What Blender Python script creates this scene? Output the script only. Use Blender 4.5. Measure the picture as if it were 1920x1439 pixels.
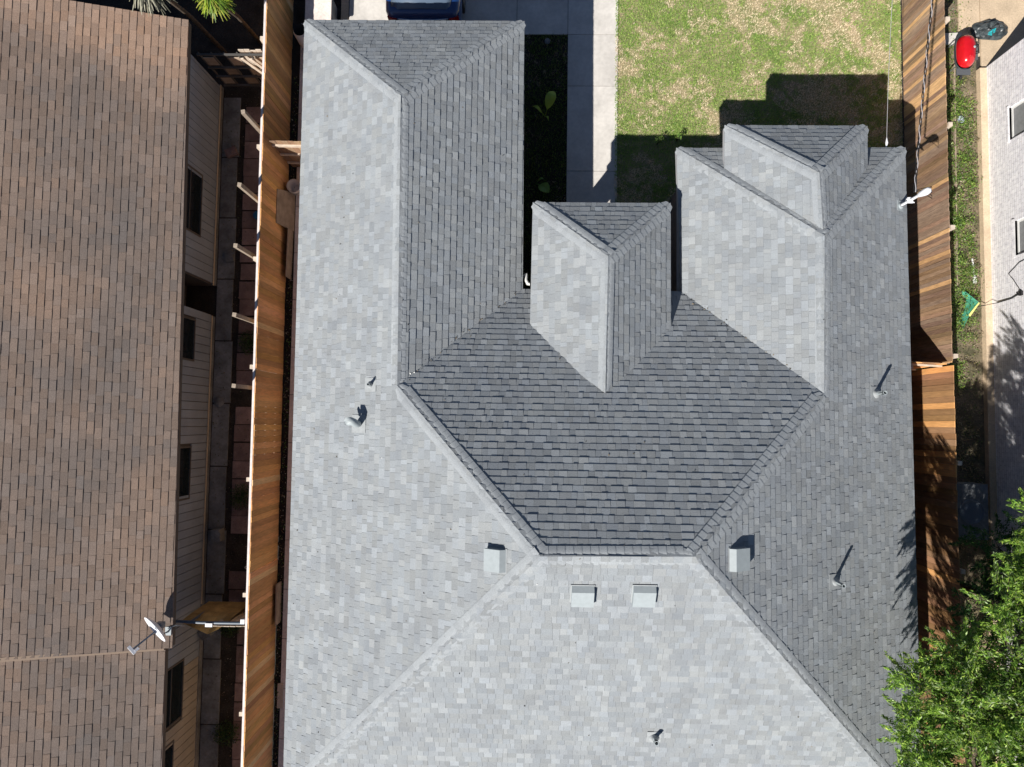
import bpy, math, random
import numpy as np
from mathutils import Vector, Matrix, noise
random.seed(7)
rng = np.random.default_rng(11)
S = bpy.context.scene
for o in list(bpy.data.objects): bpy.data.objects.remove(o)

# ------------------------------------------------------------------ camera
cam_d = bpy.data.cameras.new('camera'); cam = bpy.data.objects.new('camera', cam_d)
S.collection.objects.link(cam); S.camera = cam
cam_d.sensor_width = 36.0; cam_d.lens = 36.0 * 1333.0 / 1920.0
cam_d.clip_start = 0.1; cam_d.clip_end = 600
cam.location = (0, 0, 18.0)
cam.matrix_world = Matrix.Translation((0, 0, 18.0)) @ (Matrix.Rotation(0.0139, 4, 'Z') @ Matrix.Rotation(0.0212, 4, 'Y') @ Matrix.Rotation(0.0558, 4, 'X'))
# ------------------------------------------------------------------ world + sun
SUNV = Vector((-0.645, -0.855, 1.0)).normalized()          # towards the sun
elev = math.asin(SUNV.z)
w = bpy.data.worlds.new('World'); S.world = w; w.use_nodes = True
nt = w.node_tree; bg = nt.nodes['Background']
sky = nt.nodes.new('ShaderNodeTexSky'); sky.sky_type = 'NISHITA'; sky.sun_disc = False
sky.sun_elevation = elev; sky.sun_rotation = math.atan2(SUNV.x, SUNV.y)
sky.air_density = .75; sky.dust_density = .2; sky.ozone_density = 1.5; sky.altitude = 300
nt.links.new(sky.outputs[0], bg.inputs[0]); bg.inputs[1].default_value = 0.05
sun_d = bpy.data.lights.new('sun', 'SUN'); sun_d.energy = 5.0; sun_d.angle = math.radians(0.5)
sun_d.color = (1.0, 0.955, 0.89)
sun = bpy.data.objects.new('sun', sun_d); S.collection.objects.link(sun)
sun.rotation_euler = SUNV.to_track_quat('Z', 'Y').to_euler()
S.view_settings.view_transform = 'Standard'; S.view_settings.look = 'None'
S.view_settings.exposure = 0.42; S.view_settings.gamma = 1.0
S.render.engine = 'CYCLES'; S.cycles.max_bounces = 8

# ------------------------------------------------------------------ helpers
COL = S.collection
class MB:
    def __init__(s): s.v = []; s.f = []; s.c = []; s.sm = []
    def face(s, pts, col=(1, 1, 1), smooth=False):
        n = len(s.v); s.v += [tuple(p) for p in pts]; s.f.append(tuple(range(n, n + len(pts)))); s.c.append(col); s.sm.append(smooth)
    def idx(s, verts, faces, col=(1, 1, 1), smooth=False):
        n = len(s.v); s.v += [tuple(p) for p in verts]
        for f in faces: s.f.append(tuple(i + n for i in f)); s.c.append(col); s.sm.append(smooth)
    def box(s, a, b, col=(1, 1, 1)):
        x0, y0, z0 = a; x1, y1, z1 = b
        v = [(x0,y0,z0),(x1,y0,z0),(x1,y1,z0),(x0,y1,z0),(x0,y0,z1),(x1,y0,z1),(x1,y1,z1),(x0,y1,z1)]
        s.idx(v, [(3,2,1,0),(4,5,6,7),(0,1,5,4),(1,2,6,5),(2,3,7,6),(3,0,4,7)], col)
    def obox(s, M, size, col=(1, 1, 1)):      # oriented box centred on M
        x, y, z = [q / 2 for q in size]
        v = [M @ Vector(p) for p in [(-x,-y,-z),(x,-y,-z),(x,y,-z),(-x,y,-z),(-x,-y,z),(x,-y,z),(x,y,z),(-x,y,z)]]
        s.idx(v, [(3,2,1,0),(4,5,6,7),(0,1,5,4),(1,2,6,5),(2,3,7,6),(3,0,4,7)], col)
    def bar(s, p, q, wd, ht, col=(1, 1, 1)):  # beam p->q
        p = Vector(p); q = Vector(q); d = q - p
        R = d.to_track_quat('X', 'Z').to_matrix().to_4x4()
        s.obox(Matrix.Translation((p + q) / 2) @ R, (d.length, wd, ht), col)
    def tube(s, pts, r, seg=8, col=(1, 1, 1), cap=True, smooth=True):
        pts = [Vector(p) for p in pts]; n = len(pts); vs = []
        rr = r if isinstance(r, (list, tuple)) else [r] * n
        for i, p in enumerate(pts):
            d = (pts[min(i + 1, n - 1)] - pts[max(i - 1, 0)]).normalized()
            up = Vector((0, 0, 1)) if abs(d.z) < .9 else Vector((1, 0, 0))
            a = d.cross(up).normalized(); b = d.cross(a)
            vs += [p + (a * math.cos(t) + b * math.sin(t)) * rr[i] for t in [2 * math.pi * k / seg for k in range(seg)]]
        fs = [(i*seg+k, i*seg+(k+1)%seg, (i+1)*seg+(k+1)%seg, (i+1)*seg+k) for i in range(n-1) for k in range(seg)]
        s.idx(vs, fs, col, smooth)
        if cap:
            s.face(vs[:seg], col); s.face(vs[-seg:][::-1], col)
    def lathe(s, c, prof, seg=20, col=(1, 1, 1), smooth=True, axis=None):
        c = Vector(c); Q = Vector(axis).to_track_quat('Z', 'Y').to_matrix() if axis else Matrix.Identity(3)
        vs = []
        for r, z in prof:
            vs += [c + Q @ Vector((r*math.cos(2*math.pi*k/seg), r*math.sin(2*math.pi*k/seg), z)) for k in range(seg)]
        fs = [(i*seg+k, i*seg+(k+1)%seg, (i+1)*seg+(k+1)%seg, (i+1)*seg+k) for i in range(len(prof)-1) for k in range(seg)]
        s.idx(vs, fs, col, smooth)
    def build(s, name, mat, parent=None, off=None):
        if off is None:
            off = Vector((0, 0, 0))
            q = parent
            while q is not None:
                if q.type == 'EMPTY': off = Vector(q.location)
                q = q.parent
        me = bpy.data.meshes.new(name)
        V = np.array(s.v, dtype=np.float64).reshape(-1, 3) - np.array(off)
        me.from_pydata([tuple(p) for p in V], [], s.f)
        at = me.attributes.new('Col', 'FLOAT_COLOR', 'FACE')
        c = np.ones((len(s.f), 4), dtype=np.float32); c[:, :3] = np.array(s.c, dtype=np.float32).reshape(-1, 3)
        at.data.foreach_set('color', c.ravel())
        me.polygons.foreach_set('use_smooth', np.array(s.sm, dtype=bool))
        me.materials.append(mat); me.update()
        o = bpy.data.objects.new(name, me); COL.objects.link(o)
        if parent: o.parent = parent
        return o
def tag(o, label=None, cat=None, group=None, kind=None):
    if label: o['label'] = label
    if cat: o['category'] = cat
    if group: o['group'] = group
    if kind: o['kind'] = kind
    return o
def thing(name, label, cat, loc=(0, 0, 0), group=None, rz=0.0):
    o = bpy.data.objects.new(name, None); COL.objects.link(o); o.location = loc; o.rotation_euler = (0, 0, rz)
    o.empty_display_size = .2
    return tag(o, label, cat, group)
def copy_tree(o, parent=None):
    c = o.copy(); COL.objects.link(c); c.parent = parent
    for ch in list(o.children): copy_tree(ch, c)
    return c
def g(v): return (v, v, v)
def jit(c, a): k = 1 + random.uniform(-a, a); return tuple(x * k for x in c)

# ------------------------------------------------------------------ materials
def mat(name, col, rough=.85, n1=None, n2=None, bump=0.0, bscale=60, metal=0, spec=.3, use_attr=True, stretch=None, coat=0):
    """principled, colour = Col attribute x base; n1/n2 = (scale, dark, light) multiplicative noises"""
    m = bpy.data.materials.new(name); m.use_nodes = True; t = m.node_tree; b = t.nodes['Principled BSDF']
    b.inputs['Roughness'].default_value = rough; b.inputs['Metallic'].default_value = metal
    b.inputs['Specular IOR Level'].default_value = spec
    if coat: b.inputs['Coat Weight'].default_value = coat; b.inputs['Coat Roughness'].default_value = .05
    tc = t.nodes.new('ShaderNodeTexCoord'); src = tc.outputs['Object']
    if stretch:
        mp = t.nodes.new('ShaderNodeMapping'); mp.inputs['Scale'].default_value = stretch
        t.links.new(src, mp.inputs[0]); src = mp.outputs[0]
    def mul(a, bb):
        x = t.nodes.new('ShaderNodeMix'); x.data_type = 'RGBA'; x.blend_type = 'MULTIPLY'; x.inputs[0].default_value = 1
        t.links.new(a, x.inputs[6]); t.links.new(bb, x.inputs[7]); return x.outputs[2]
    rgb = t.nodes.new('ShaderNodeRGB'); rgb.outputs[0].default_value = (*col, 1); cur = rgb.outputs[0]
    if use_attr:
        a = t.nodes.new('ShaderNodeAttribute'); a.attribute_name = 'Col'; cur = mul(cur, a.outputs['Color'])
    for nn in (n1, n2):
        if nn:
            sc, lo, hi = nn
            no = t.nodes.new('ShaderNodeTexNoise'); no.inputs['Scale'].default_value = sc; no.inputs['Detail'].default_value = 4
            t.links.new(src, no.inputs['Vector'])
            cr = t.nodes.new('ShaderNodeValToRGB'); cr.color_ramp.elements[0].position = .3; cr.color_ramp.elements[1].position = .7
            lo = lo if isinstance(lo, tuple) else g(lo); hi = hi if isinstance(hi, tuple) else g(hi)
            cr.color_ramp.elements[0].color = (*lo, 1); cr.color_ramp.elements[1].color = (*hi, 1)
            t.links.new(no.outputs[0], cr.inputs[0]); cur = mul(cur, cr.outputs[0])
    t.links.new(cur, b.inputs['Base Color'])
    if bump:
        no = t.nodes.new('ShaderNodeTexNoise'); no.inputs['Scale'].default_value = bscale; no.inputs['Detail'].default_value = 5
        t.links.new(src, no.inputs['Vector'])
        bp = t.nodes.new('ShaderNodeBump'); bp.inputs['Strength'].default_value = bump; bp.inputs['Distance'].default_value = .01
        t.links.new(no.outputs[0], bp.inputs['Height']); t.links.new(bp.outputs[0], b.inputs['Normal'])
    return m
M = {}
M['shingle'] = mat('grey_shingle', (.290, .310, .326), .92, (90, .80, 1.16), (1.9, (.92,.92,.93), (1.06,1.06,1.05)), .5, 160, spec=.2)
M['brown_shingle'] = mat('brown_shingle', (.192, .153, .131), .95, (70, .74, 1.24), (.45, (.82,.86,.90), (1.30,1.18,1.08)), .5, 140, spec=.15)
M['deck'] = mat('roof_deck', (.10, .10, .11), .9)
M['fascia'] = mat('painted_fascia', (.42, .42, .43), .7, (8, .9, 1.05))
M['brick_dark'] = mat('house_brick', (.22, .17, .15), .9, (14, .7, 1.15), None, .4, 30)
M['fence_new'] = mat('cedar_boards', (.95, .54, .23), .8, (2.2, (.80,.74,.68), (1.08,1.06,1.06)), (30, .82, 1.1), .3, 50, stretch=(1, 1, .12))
M['fence_mid'] = mat('orange_boards', (.50, .29, .15), .8, (2.2, (.80,.74,.68), (1.08,1.06,1.06)), (30, .82, 1.1), .3, 50, stretch=(1, 1, .12))
M['fence_old'] = mat('weathered_boards', (.40, .265, .165), .85, (2.0, (.75,.7,.68), (1.15,1.15,1.2)), (34, .72, 1.15), .4, 50, stretch=(1, 1, .12))
M['wood_pale'] = mat('pale_lumber', (.62, .52, .42), .8, (10, .8, 1.1))
M['plywood'] = mat('old_plywood', (.42, .33, .25), .85, (6, .75, 1.1), (40, .9, 1.05))
M['concrete'] = mat('concrete', (.63, .60, .56), .85, (1.6, .84, 1.05), (11, .9, 1.05), .25, 90)
M['concrete_old'] = mat('old_concrete', (.20, .215, .23), .9, (2.2, .55, 1.15), (17, .8, 1.1), .4, 60)
M['walk'] = mat('walk_concrete', (.86, .76, .70), .9, (1.6, .8, 1.1), (20, .85, 1.08), .3, 60)
M['tan_patio'] = mat('tan_concrete', (.60, .47, .33), .88, (2.5, .85, 1.1), (24, .85, 1.1), .3, 60)
M['paver'] = mat('red_paver', (.20, .145, .145), .9, (4, .7, 1.15), (40, .85, 1.1), .3, 60)
M['soil'] = mat('soil', (.03, .026, .023), .95, (3, .55, 1.5), (28, .6, 1.4), .8, 30)
M['siding'] = mat('panel_siding', (.25, .30, .37), .75, (1.5, .88, 1.06), (20, .95, 1.03))
M['white_brick'] = None
M['trim_white'] = mat('white_trim', (.70, .70, .68), .6, (9, .92, 1.03))
M['trim_dark'] = mat('dark_trim', (.09, .085, .08), .6)
M['glass'] = mat('window_glass', (.012, .018, .022), .08, spec=.6, use_attr=False)
M['screen'] = mat('window_screen', (.22, .225, .23), .35, (12, .85, 1.1), use_attr=False)
M['metal'] = mat('galvanised', (.35, .39, .405), .5, (14, .93, 1.04), spec=.4)
M['flash'] = mat('flashing_grey', (.33, .35, .36), .7, (14, .9, 1.06))
M['white_metal'] = mat('white_metal', (.80, .80, .83), .35, (12, .93, 1.02), spec=.5)
M['dark_metal'] = mat('dark_metal', (.12, .15, .19), .4, spec=.5)
M['black'] = mat('black_rubber', (.018, .018, .02), .6)
M['wire_pale'] = mat('aluminium_wire', (.55, .53, .55), .4, metal=.3)
M['plastic_white'] = mat('white_plastic', (.88, .83, .79), .5, (7, .85, 1.05))
M['red'] = mat('red_enamel', (.55, .008, .014), .25, (6, .85, 1.05), spec=.6, coat=.6)
M['grill_grey'] = mat('grill_grey', (.09, .10, .11), .5)
M['carpaint'] = mat('dark_blue_paint', (.012, .045, .17), .25, spec=.6, coat=1)
M['carlamp'] = mat('lamp_plastic', (.35, .02, .02), .2)
M['chrome'] = mat('chrome', (.75, .78, .85), .12, metal=1)
M['bark'] = mat('bark', (.10, .075, .055), .95, (12, .6, 1.3), None, .8, 30)
M['green_cloth'] = mat('green_sheet', (.06, .28, .18), .6, (8, .7, 1.2))
M['yellow_cloth'] = mat('yellow_edge', (.75, .72, .22), .6)
M['bag'] = mat('black_plastic_bag', (.045, .055, .06), .38, (10, .5, 1.8), None, .9, 22, spec=.5)
M['cyan'] = mat('cyan_cloth', (.03, .42, .48), .5, (14, .6, 1.2))
M['tarp_tan'] = mat('tan_board', (.52, .36, .15), .8, (3, .6, 1.15), (20, .85, 1.1))
def leafmat(name, rough=.55, trans=.35):
    m = bpy.data.materials.new(name); m.use_nodes = True; t = m.node_tree; b = t.nodes['Principled BSDF']
    a = t.nodes.new('ShaderNodeAttribute'); a.attribute_name = 'Col'
    t.links.new(a.outputs['Color'], b.inputs['Base Color']); b.inputs['Roughness'].default_value = rough
    b.inputs['Specular IOR Level'].default_value = .35
    tr = t.nodes.new('ShaderNodeBsdfTranslucent'); t.links.new(a.outputs['Color'], tr.inputs[0])
    mx = t.nodes.new('ShaderNodeMixShader'); mx.inputs[0].default_value = trans
    t.links.new(b.outputs[0], mx.inputs[1]); t.links.new(tr.outputs[0], mx.inputs[2])
    t.links.new(mx.outputs[0], t.nodes['Material Output'].inputs[0]); return m
M['leaf'] = leafmat('leaf', .38, .35); M['grassblade'] = leafmat('grass_blade', .6, .25); M['dryleaf'] = leafmat('dry_leaf', .8, .1)
def lawnmat():
    m = bpy.data.materials.new('lawn_soil'); m.use_nodes = True; t = m.node_tree; b = t.nodes['Principled BSDF']
    b.inputs['Roughness'].default_value = .95
    tc = t.nodes.new('ShaderNodeTexCoord'); n = t.nodes.new('ShaderNodeTexNoise'); n.inputs['Scale'].default_value = 1.1; n.inputs['Detail'].default_value = 8
    n.inputs['Roughness'].default_value = .7
    t.links.new(tc.outputs['Object'], n.inputs[0]); r = t.nodes.new('ShaderNodeValToRGB')
    r.color_ramp.elements[0].position = .38; r.color_ramp.elements[0].color = (.14, .19, .05, 1)
    r.color_ramp.elements[1].position = .62; r.color_ramp.elements[1].color = (.38, .30, .19, 1)
    t.links.new(n.outputs[0], r.inputs[0]); t.links.new(r.outputs[0], b.inputs['Base Color']); return m
M['lawn'] = lawnmat()
def brickwhite():
    m = bpy.data.materials.new('white_painted_brick'); m.use_nodes = True; t = m.node_tree; b = t.nodes['Principled BSDF']
    b.inputs['Roughness'].default_value = .8
    tc = t.nodes.new('ShaderNodeTexCoord'); sp = t.nodes.new('ShaderNodeSeparateXYZ'); cb = t.nodes.new('ShaderNodeCombineXYZ')
    ad = t.nodes.new('ShaderNodeMath'); ad.operation = 'ADD'
    t.links.new(tc.outputs['Object'], sp.inputs[0]); t.links.new(sp.outputs[0], ad.inputs[0]); t.links.new(sp.outputs[1], ad.inputs[1])
    t.links.new(ad.outputs[0], cb.inputs[0]); t.links.new(sp.outputs[2], cb.inputs[1])
    br = t.nodes.new('ShaderNodeTexBrick'); br.inputs['Scale'].default_value = 1
    br.inputs['Brick Width'].default_value = .21; br.inputs['Row Height'].default_value = .075; br.inputs['Mortar Size'].default_value = .005
    br.inputs['Color1'].default_value = (.88, .87, .89, 1); br.inputs['Color2'].default_value = (.78, .77, .80, 1); br.inputs['Mortar'].default_value = (.55, .54, .54, 1)
    t.links.new(cb.outputs[0], br.inputs[0]); 
    no = t.nodes.new('ShaderNodeTexNoise'); no.inputs['Scale'].default_value = 9; no.inputs['Detail'].default_value = 6
    t.links.new(tc.outputs['Object'], no.inputs[0]); cr = t.nodes.new('ShaderNodeValToRGB')
    cr.color_ramp.elements[0].position = .35; cr.color_ramp.elements[0].color = (.80, .80, .82, 1); cr.color_ramp.elements[1].position = .6
    t.links.new(no.outputs[0], cr.inputs[0])
    x = t.nodes.new('ShaderNodeMix'); x.data_type = 'RGBA'; x.blend_type = 'MULTIPLY'; x.inputs[0].default_value = 1
    t.links.new(br.outputs[0], x.inputs[6]); t.links.new(cr.outputs[0], x.inputs[7]); t.links.new(x.outputs[2], b.inputs['Base Color'])
    bp = t.nodes.new('ShaderNodeBump'); bp.inputs['Strength'].default_value = .6; bp.inputs['Distance'].default_value = .008; bp.invert = True
    t.links.new(br.outputs['Fac'], bp.inputs['Height']); t.links.new(bp.outputs[0], b.inputs['Normal'])
    return m
M['white_brick'] = brickwhite()

# ------------------------------------------------------------------ the ground and paving
def struct(name, mb, m): return tag(mb.build(name, m), kind='structure')
def sheet(name, rects, z, m):
    b = MB()
    for (x0, y0, x1, y1) in rects: b.face([(x0,y0,z),(x1,y0,z),(x1,y1,z),(x0,y1,z)])
    return struct(name, b, m)
sheet('ground', [(-150, -150, 150, 150)], -.004, M['soil'])
sheet('lawn', [(2.23, 2.0, 9.50, 24.0)], .004, M['lawn'])
def slabs(name, rects, m, z0=-.1, z1=.03, gap=.012, colj=.05):
    b = MB()
    for (x0, y0, x1, y1) in rects:
        c = jit(g(1), colj); i = gap / 2
        b.box((x0 + i, y0 + i, z0), (x1 - i, y1 - i, z1), c)
        
    return struct(name, b, m)
dr = []
ys = [2.6, 4.25, 6.49, 8.73, 10.1]
for a, b_ in zip(ys[:-1], ys[1:]): dr.append((.93, a, 2.23, b_))
ys = [10.1, 12.6, 15.1, 17.6, 20.1, 24.0]
xs = [-4.8, -2.6, -.4, .93, 2.23]
for a, b_ in zip(ys[:-1], ys[1:]):
    for c, d in zip(xs[:-1], xs[1:]): dr.append((c, a, d, b_))
slabs('driveway', dr, M['concrete'])
ys = np.arange(-14, 10, 1.22); slabs('side_walk', [(-6.06, y, -4.72, y + 1.22) for y in ys], M['walk'], z1=.03, gap=.015)
slabs('alley_slab', [(-8.04 + .3*0, y, -7.58 + random.uniform(-.03, .03), y + 1.6) for y in np.arange(-14, 8.2, 1.6)], M['concrete_old'], z1=.025, gap=.03, colj=.15)
pv = []
for y in np.arange(-13.0, 8.0, .46):
    for x in (-7.44, -6.97):
        south = y < -5
        if south and x < -7.2: continue
        if random.random() < .1: continue
        if south: x = -7.2
        pv.append((x + random.uniform(-.02, .02), y + random.uniform(-.02, .02), x + .44, y + .44))
slabs('paver_path', pv, M['paver'], z1=.035, gap=.01, colj=.25)
sheet('gravel_border', [(-5.02, 9.9, -4.82, 24)], .006, M['tan_patio'])
slabs('patio', [(11.5, 9.25, 14.5, 13.5), (10.95, 9.55, 11.49, 13.5)], M['tan_patio'], z1=.04)
b = MB(); b.face([(9.62,-14,.002),(11.4,-14,.002),(11.4,20,.002),(9.62,20,.002)]); 
dirt = mat('dry_dirt', (.20, .155, .105), .95, (2.2, (.35,.45,.35), (1.3,1.3,1.35)), (22, .6, 1.35), .8, 30)
struct('side_yard', b, dirt)

# ------------------------------------------------------------------ shingled roofs (every shingle is a real wedge with its own thickness)
def clip(poly, tri):
    out = poly
    area = (tri[1][0]-tri[0][0])*(tri[2][1]-tri[0][1]) - (tri[1][1]-tri[0][1])*(tri[2][0]-tri[0][0])
    T = tri if area > 0 else [tri[0], tri[2], tri[1]]
    for i in range(3):
        a, b2 = T[i], T[(i+1) % 3]; ex, ey = b2[0]-a[0], b2[1]-a[1]
        f = lambda p: ex*(p[1]-a[1]) - ey*(p[0]-a[0])
        new = []
        for j in range(len(out)):
            p, q = out[j], out[(j+1) % len(out)]; fp, fq = f(p), f(q)
            if fp >= 0: new.append(p)
            if (fp > 0) != (fq > 0) and abs(fp-fq) > 1e-12:
                t = fp/(fp-fq); new.append((p[0]+(q[0]-p[0])*t, p[1]+(q[1]-p[1])*t))
        out = new
        if len(out) < 3: return []
    return out
def shingles(mb, tris, O, a, up, slope, exp=.142, w=(.08, .22), th=(.006, .013), tone=None, seed=1, uniform=False, warm=False):
    """tris: plan triangles with z; O eave point; a along eave, up upslope (plan unit vectors)"""
    r = random.Random(seed); e = exp / math.sqrt(1 + slope*slope)
    al = np.array(a[:2], float); au = np.array(up[:2], float); O2 = np.array(O[:2], float)
    P = np.array([[p[0], p[1]] for t in tris for p in t]) - O2
    tmin, tmax = (P@al).min(), (P@al).max(); smin, smax = (P@au).min(), (P@au).max()
    planes = []
    for t in tris:
        A = np.array([[p[0], p[1], 1] for p in t]); planes.append(np.linalg.solve(A, np.array([p[2] for p in t])))
    bb = [(min(p[0] for p in t), max(p[0] for p in t), min(p[1] for p in t), max(p[1] for p in t)) for t in tris]
    k0 = int(math.floor(smin/e)) - 1; k1 = int(math.ceil(smax/e)) + 1
    for k in range(k0, k1):
        s0 = k*e; s1 = s0 + e; t = tmin - r.uniform(0, .3); dragon = r.random() < .5
        wob = r.uniform(-.004, .004)
        while t < tmax:
            if uniform: wd = .305 * r.uniform(.97, 1.03); 
            else: wd = r.uniform(*w)
            t2 = t + wd; dragon = not dragon
            hb = r.uniform(*th) + (.006 if dragon and not uniform else 0)
            c = tone(r)
            if warm: 
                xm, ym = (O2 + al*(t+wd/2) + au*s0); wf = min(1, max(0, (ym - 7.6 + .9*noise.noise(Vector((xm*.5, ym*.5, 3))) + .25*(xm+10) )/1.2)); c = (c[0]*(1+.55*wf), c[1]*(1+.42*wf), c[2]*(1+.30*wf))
            i = .0015
            q = [O2 + al*(t+i) + au*(s0+wob), O2 + al*(t2-i) + au*(s0+wob), O2 + al*(t2-i) + au*(s1+.006), O2 + al*(t+i) + au*(s1+.006)]
            q = [tuple(x) for x in q]
            qx0 = min(p[0] for p in q); qx1 = max(p[0] for p in q); qy0 = min(p[1] for p in q); qy1 = max(p[1] for p in q)
            for T, pl, B in zip(tris, planes, bb):
                if qx0 > B[1] or qx1 < B[0] or qy0 > B[3] or qy1 < B[2]: continue
                pc = clip(q, [(p[0], p[1]) for p in T])
                if len(pc) < 3: continue
                top = []; n = len(pc)
                for p in pc:
                    s = (np.array(p)-O2)@au; hh = .004 + hb * (1 - .9*(s-s0)/e)
                    top.append((p[0], p[1], pl[0]*p[0]+pl[1]*p[1]+pl[2] + hh*1.15))
                base = len(mb.v); mb.v += top + [(p[0], p[1], p[2]-.022) for p in top]
                # orientation
                ar = sum(top[j][0]*top[(j+1)%n][1]-top[(j+1)%n][0]*top[j][1] for j in range(n))
                f = tuple(range(base, base+n)); mb.f.append(f if ar > 0 else f[::-1]); mb.c.append(c); mb.sm.append(False)
                for j in range(n):
                    j2 = (j+1) % n; ff = (base+j2, base+j, base+n+j, base+n+j2)
                    mb.f.append(ff if ar > 0 else ff[::-1]); mb.c.append(c); mb.sm.append(False)
            t = t2
def grey_tone(r):
    k = r.choice((.90, .94, .97, 1.0, 1.02, 1.07, 1.15)) * r.uniform(.96, 1.04); w_ = r.uniform(-.02, .02)
    return (k*(1+w_), k*(1+w_*.2), k*(1-w_))
def caps(mb, P, Q, n1, n2, hw=.185, exp=.14, col=g(1.14), seed=0):
    """ridge/hip cap pieces from low P to high Q; n1,n2 unit vectors running down each side"""
    r = random.Random(seed); P = Vector(P); Q = Vector(Q); d = (Q-P); L = d.length; d.normalize()
    n1 = Vector(n1); n2 = Vector(n2)
    # make the side vectors perpendicular to the ridge
    s1 = (n1 - d*n1.dot(d)).normalized(); s2 = (n2 - d*n2.dot(d)).normalized()
    up = (s1 + s2) * -1; up = up.normalized() if up.length > .01 else Vector((0, 0, 1))
    ws = [-1, -.8, -.5, -.25, -.08, .08, .25, .5, .8, 1]
    s = .04
    while s < L:
        e2 = min(s + exp + .05, L + .01); tone = r.uniform(.96, 1.07); c = tuple(x*tone for x in col)
        rows = []
        for (ss, h) in ((s, .021), (e2, .011)):
            row = []; tw = min(1.0, .35 + ss*4.2)
            for wv in ws:
                a = abs(wv); sd = s1 if wv < 0 else s2
                row.append(P + d*ss + sd*(a*hw*tw) + up*(h + .002 - .034*max(0, 1-a/.6)**2))
            rows.append(row)
        n = len(ws); vs = rows[0] + rows[1]
        # orientation check
        nn = (rows[0][1]-rows[0][0]).cross(rows[1][0]-rows[0][0])
        fl = nn.dot(up) < 0
        fs = [(j, j+1, n+j+1, n+j) for j in range(n-1)]
        mb.idx(vs, [f[::-1] for f in fs] if fl else fs, c, True)
        low = [p - up*.03 for p in rows[0]]
        fs = [(j, n+j, n+j+1, j+1) for j in range(n-1)]
        mb.idx(rows[0] + low, [f[::-1] for f in fs] if fl else fs, c, False)
        s += exp
def T3(*p): return list(p)

house = thing('grey_roofed_house', 'large house with pale grey shingled hip roof filling the middle of the picture', 'house', (1.5, 0, 0))
ze = 2.75
nw1 = (-5.06, 8.89, ze); ne1 = (-.17, 8.87, ze); ap1 = (-2.59, 6.47, 4.25); j1 = (-2.53, .70, 4.26)
m1 = (-.13, 2.90, ze); rW = (.25, -2.20, 6.06); rE = (2.80, -2.16, 6.06); j2 = (5.69, .65, 4.24); ap2 = (5.73, 3.73, 4.23)
nw2 = (3.17, 6.03, ze); ne2 = (8.10, 6.07, ze); m2 = (3.27, 2.88, ze)
sw = (-5.02, -7.95, ze); se = (8.22, -7.95, ze)
FW = [T3(nw1, ap1, j1), T3(nw1, j1, sw), T3(sw, j1, rW)]
FA = [T3(ne1, m1, j1), T3(ne1, j1, ap1)]
FH1 = [T3(nw1, ne1, ap1)]
FN = [T3(m1, rW, j1), T3(m1, m2, rW), T3(m2, rE, rW), T3(m2, j2, rE)]
FB = [T3(nw2, ap2, j2), T3(nw2, j2, m2)]
FH2 = [T3(nw2, ne2, ap2)]
FE = [T3(ne2, ap2, j2), T3(ne2, j2, se), T3(se, j2, rE)]
FS = [T3(sw, rW, se), T3(se, rW, rE)]
# portico roof (higher eave) and bay roof on the right wing
zd = 3.3; dNW = (.06, 4.63, zd); dNE = (2.94, 4.64, zd); dap = (1.54, 3.27, 4.27); dj = (1.49, .60, 4.31)
dSW = (.03, 1.80, zd); dSE = (2.96, 1.85, zd)
zb = 3.17; bNW = (4.10, 6.36, zb); bNE = (7.09, 6.36, zb); bap = (5.67, 4.99, 4.17); bj = (5.72, 3.86, 4.19)
bSW = (4.09, 5.44, zb); bSE = (7.09, 5.48, zb)
FdW = [T3(dNW, dap, dj), T3(dNW, dj, dSW)]; FdE = [T3(dNE, dj, dap), T3(dNE, dSE, dj)]; FdN = [T3(dNW, dNE, dap)]
FbW = [T3(bNW, bap, bj), T3(bNW, bj, bSW)]; FbE = [T3(bNE, bj, bap), T3(bNE, bSE, bj)]; FbN = [T3(bNW, bNE, bap)]
X = (1, 0, 0); mX = (-1, 0, 0); Y = (0, 1, 0); mY = (0, -1, 0)
roofm = MB(); sd = 1
for tris, O, a, u in ((FW, nw1, Y, X), (FA, ne1, Y, mX), (FH1, nw1, X, mY), (FN, m1, X, mY), (FB, nw2, Y, X), (FH2, nw2, X, mY), (FE, ne2, Y, mX), (FS, sw, X, Y)):
    shingles(roofm, tris, O, a, u, .62, tone=grey_tone, seed=sd); sd += 1
roof = roofm.build('roof', M['shingle'], house)
pm = MB()
for tris, O, a, u in ((FdW, dNW, Y, X), (FdE, dNE, Y, mX), (FdN, dNW, X, mY)): shingles(pm, tris, O, a, u, .66, tone=grey_tone, seed=sd); sd += 1
proof = tag(pm.build('portico_roof', M['shingle'], house), 'small hipped roof over the entry in the courtyard')
bm_ = MB()
for tris, O, a, u in ((FbW, bNW, Y, X), (FbE, bNE, Y, mX), (FbN, bNW, X, mY)): shingles(bm_, tris, O, a, u, .66, tone=grey_tone, seed=sd); sd += 1
broof = tag(bm_.build('bay_roof', M['shingle'], house), 'small raised hipped roof on the end of the right wing')
def cap(P, Q, sides, par, seed, **k):
    b = MB(); sl = {'W': (-1,0,-.62), 'E': (1,0,-.62), 'N': (0,1,-.62), 'S': (0,-1,-.62)}
    caps(b, P, Q, sl[sides[0]], sl[sides[1]], seed=seed, **k); return b.build('ridge_cap', M['shingle'], par)
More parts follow.
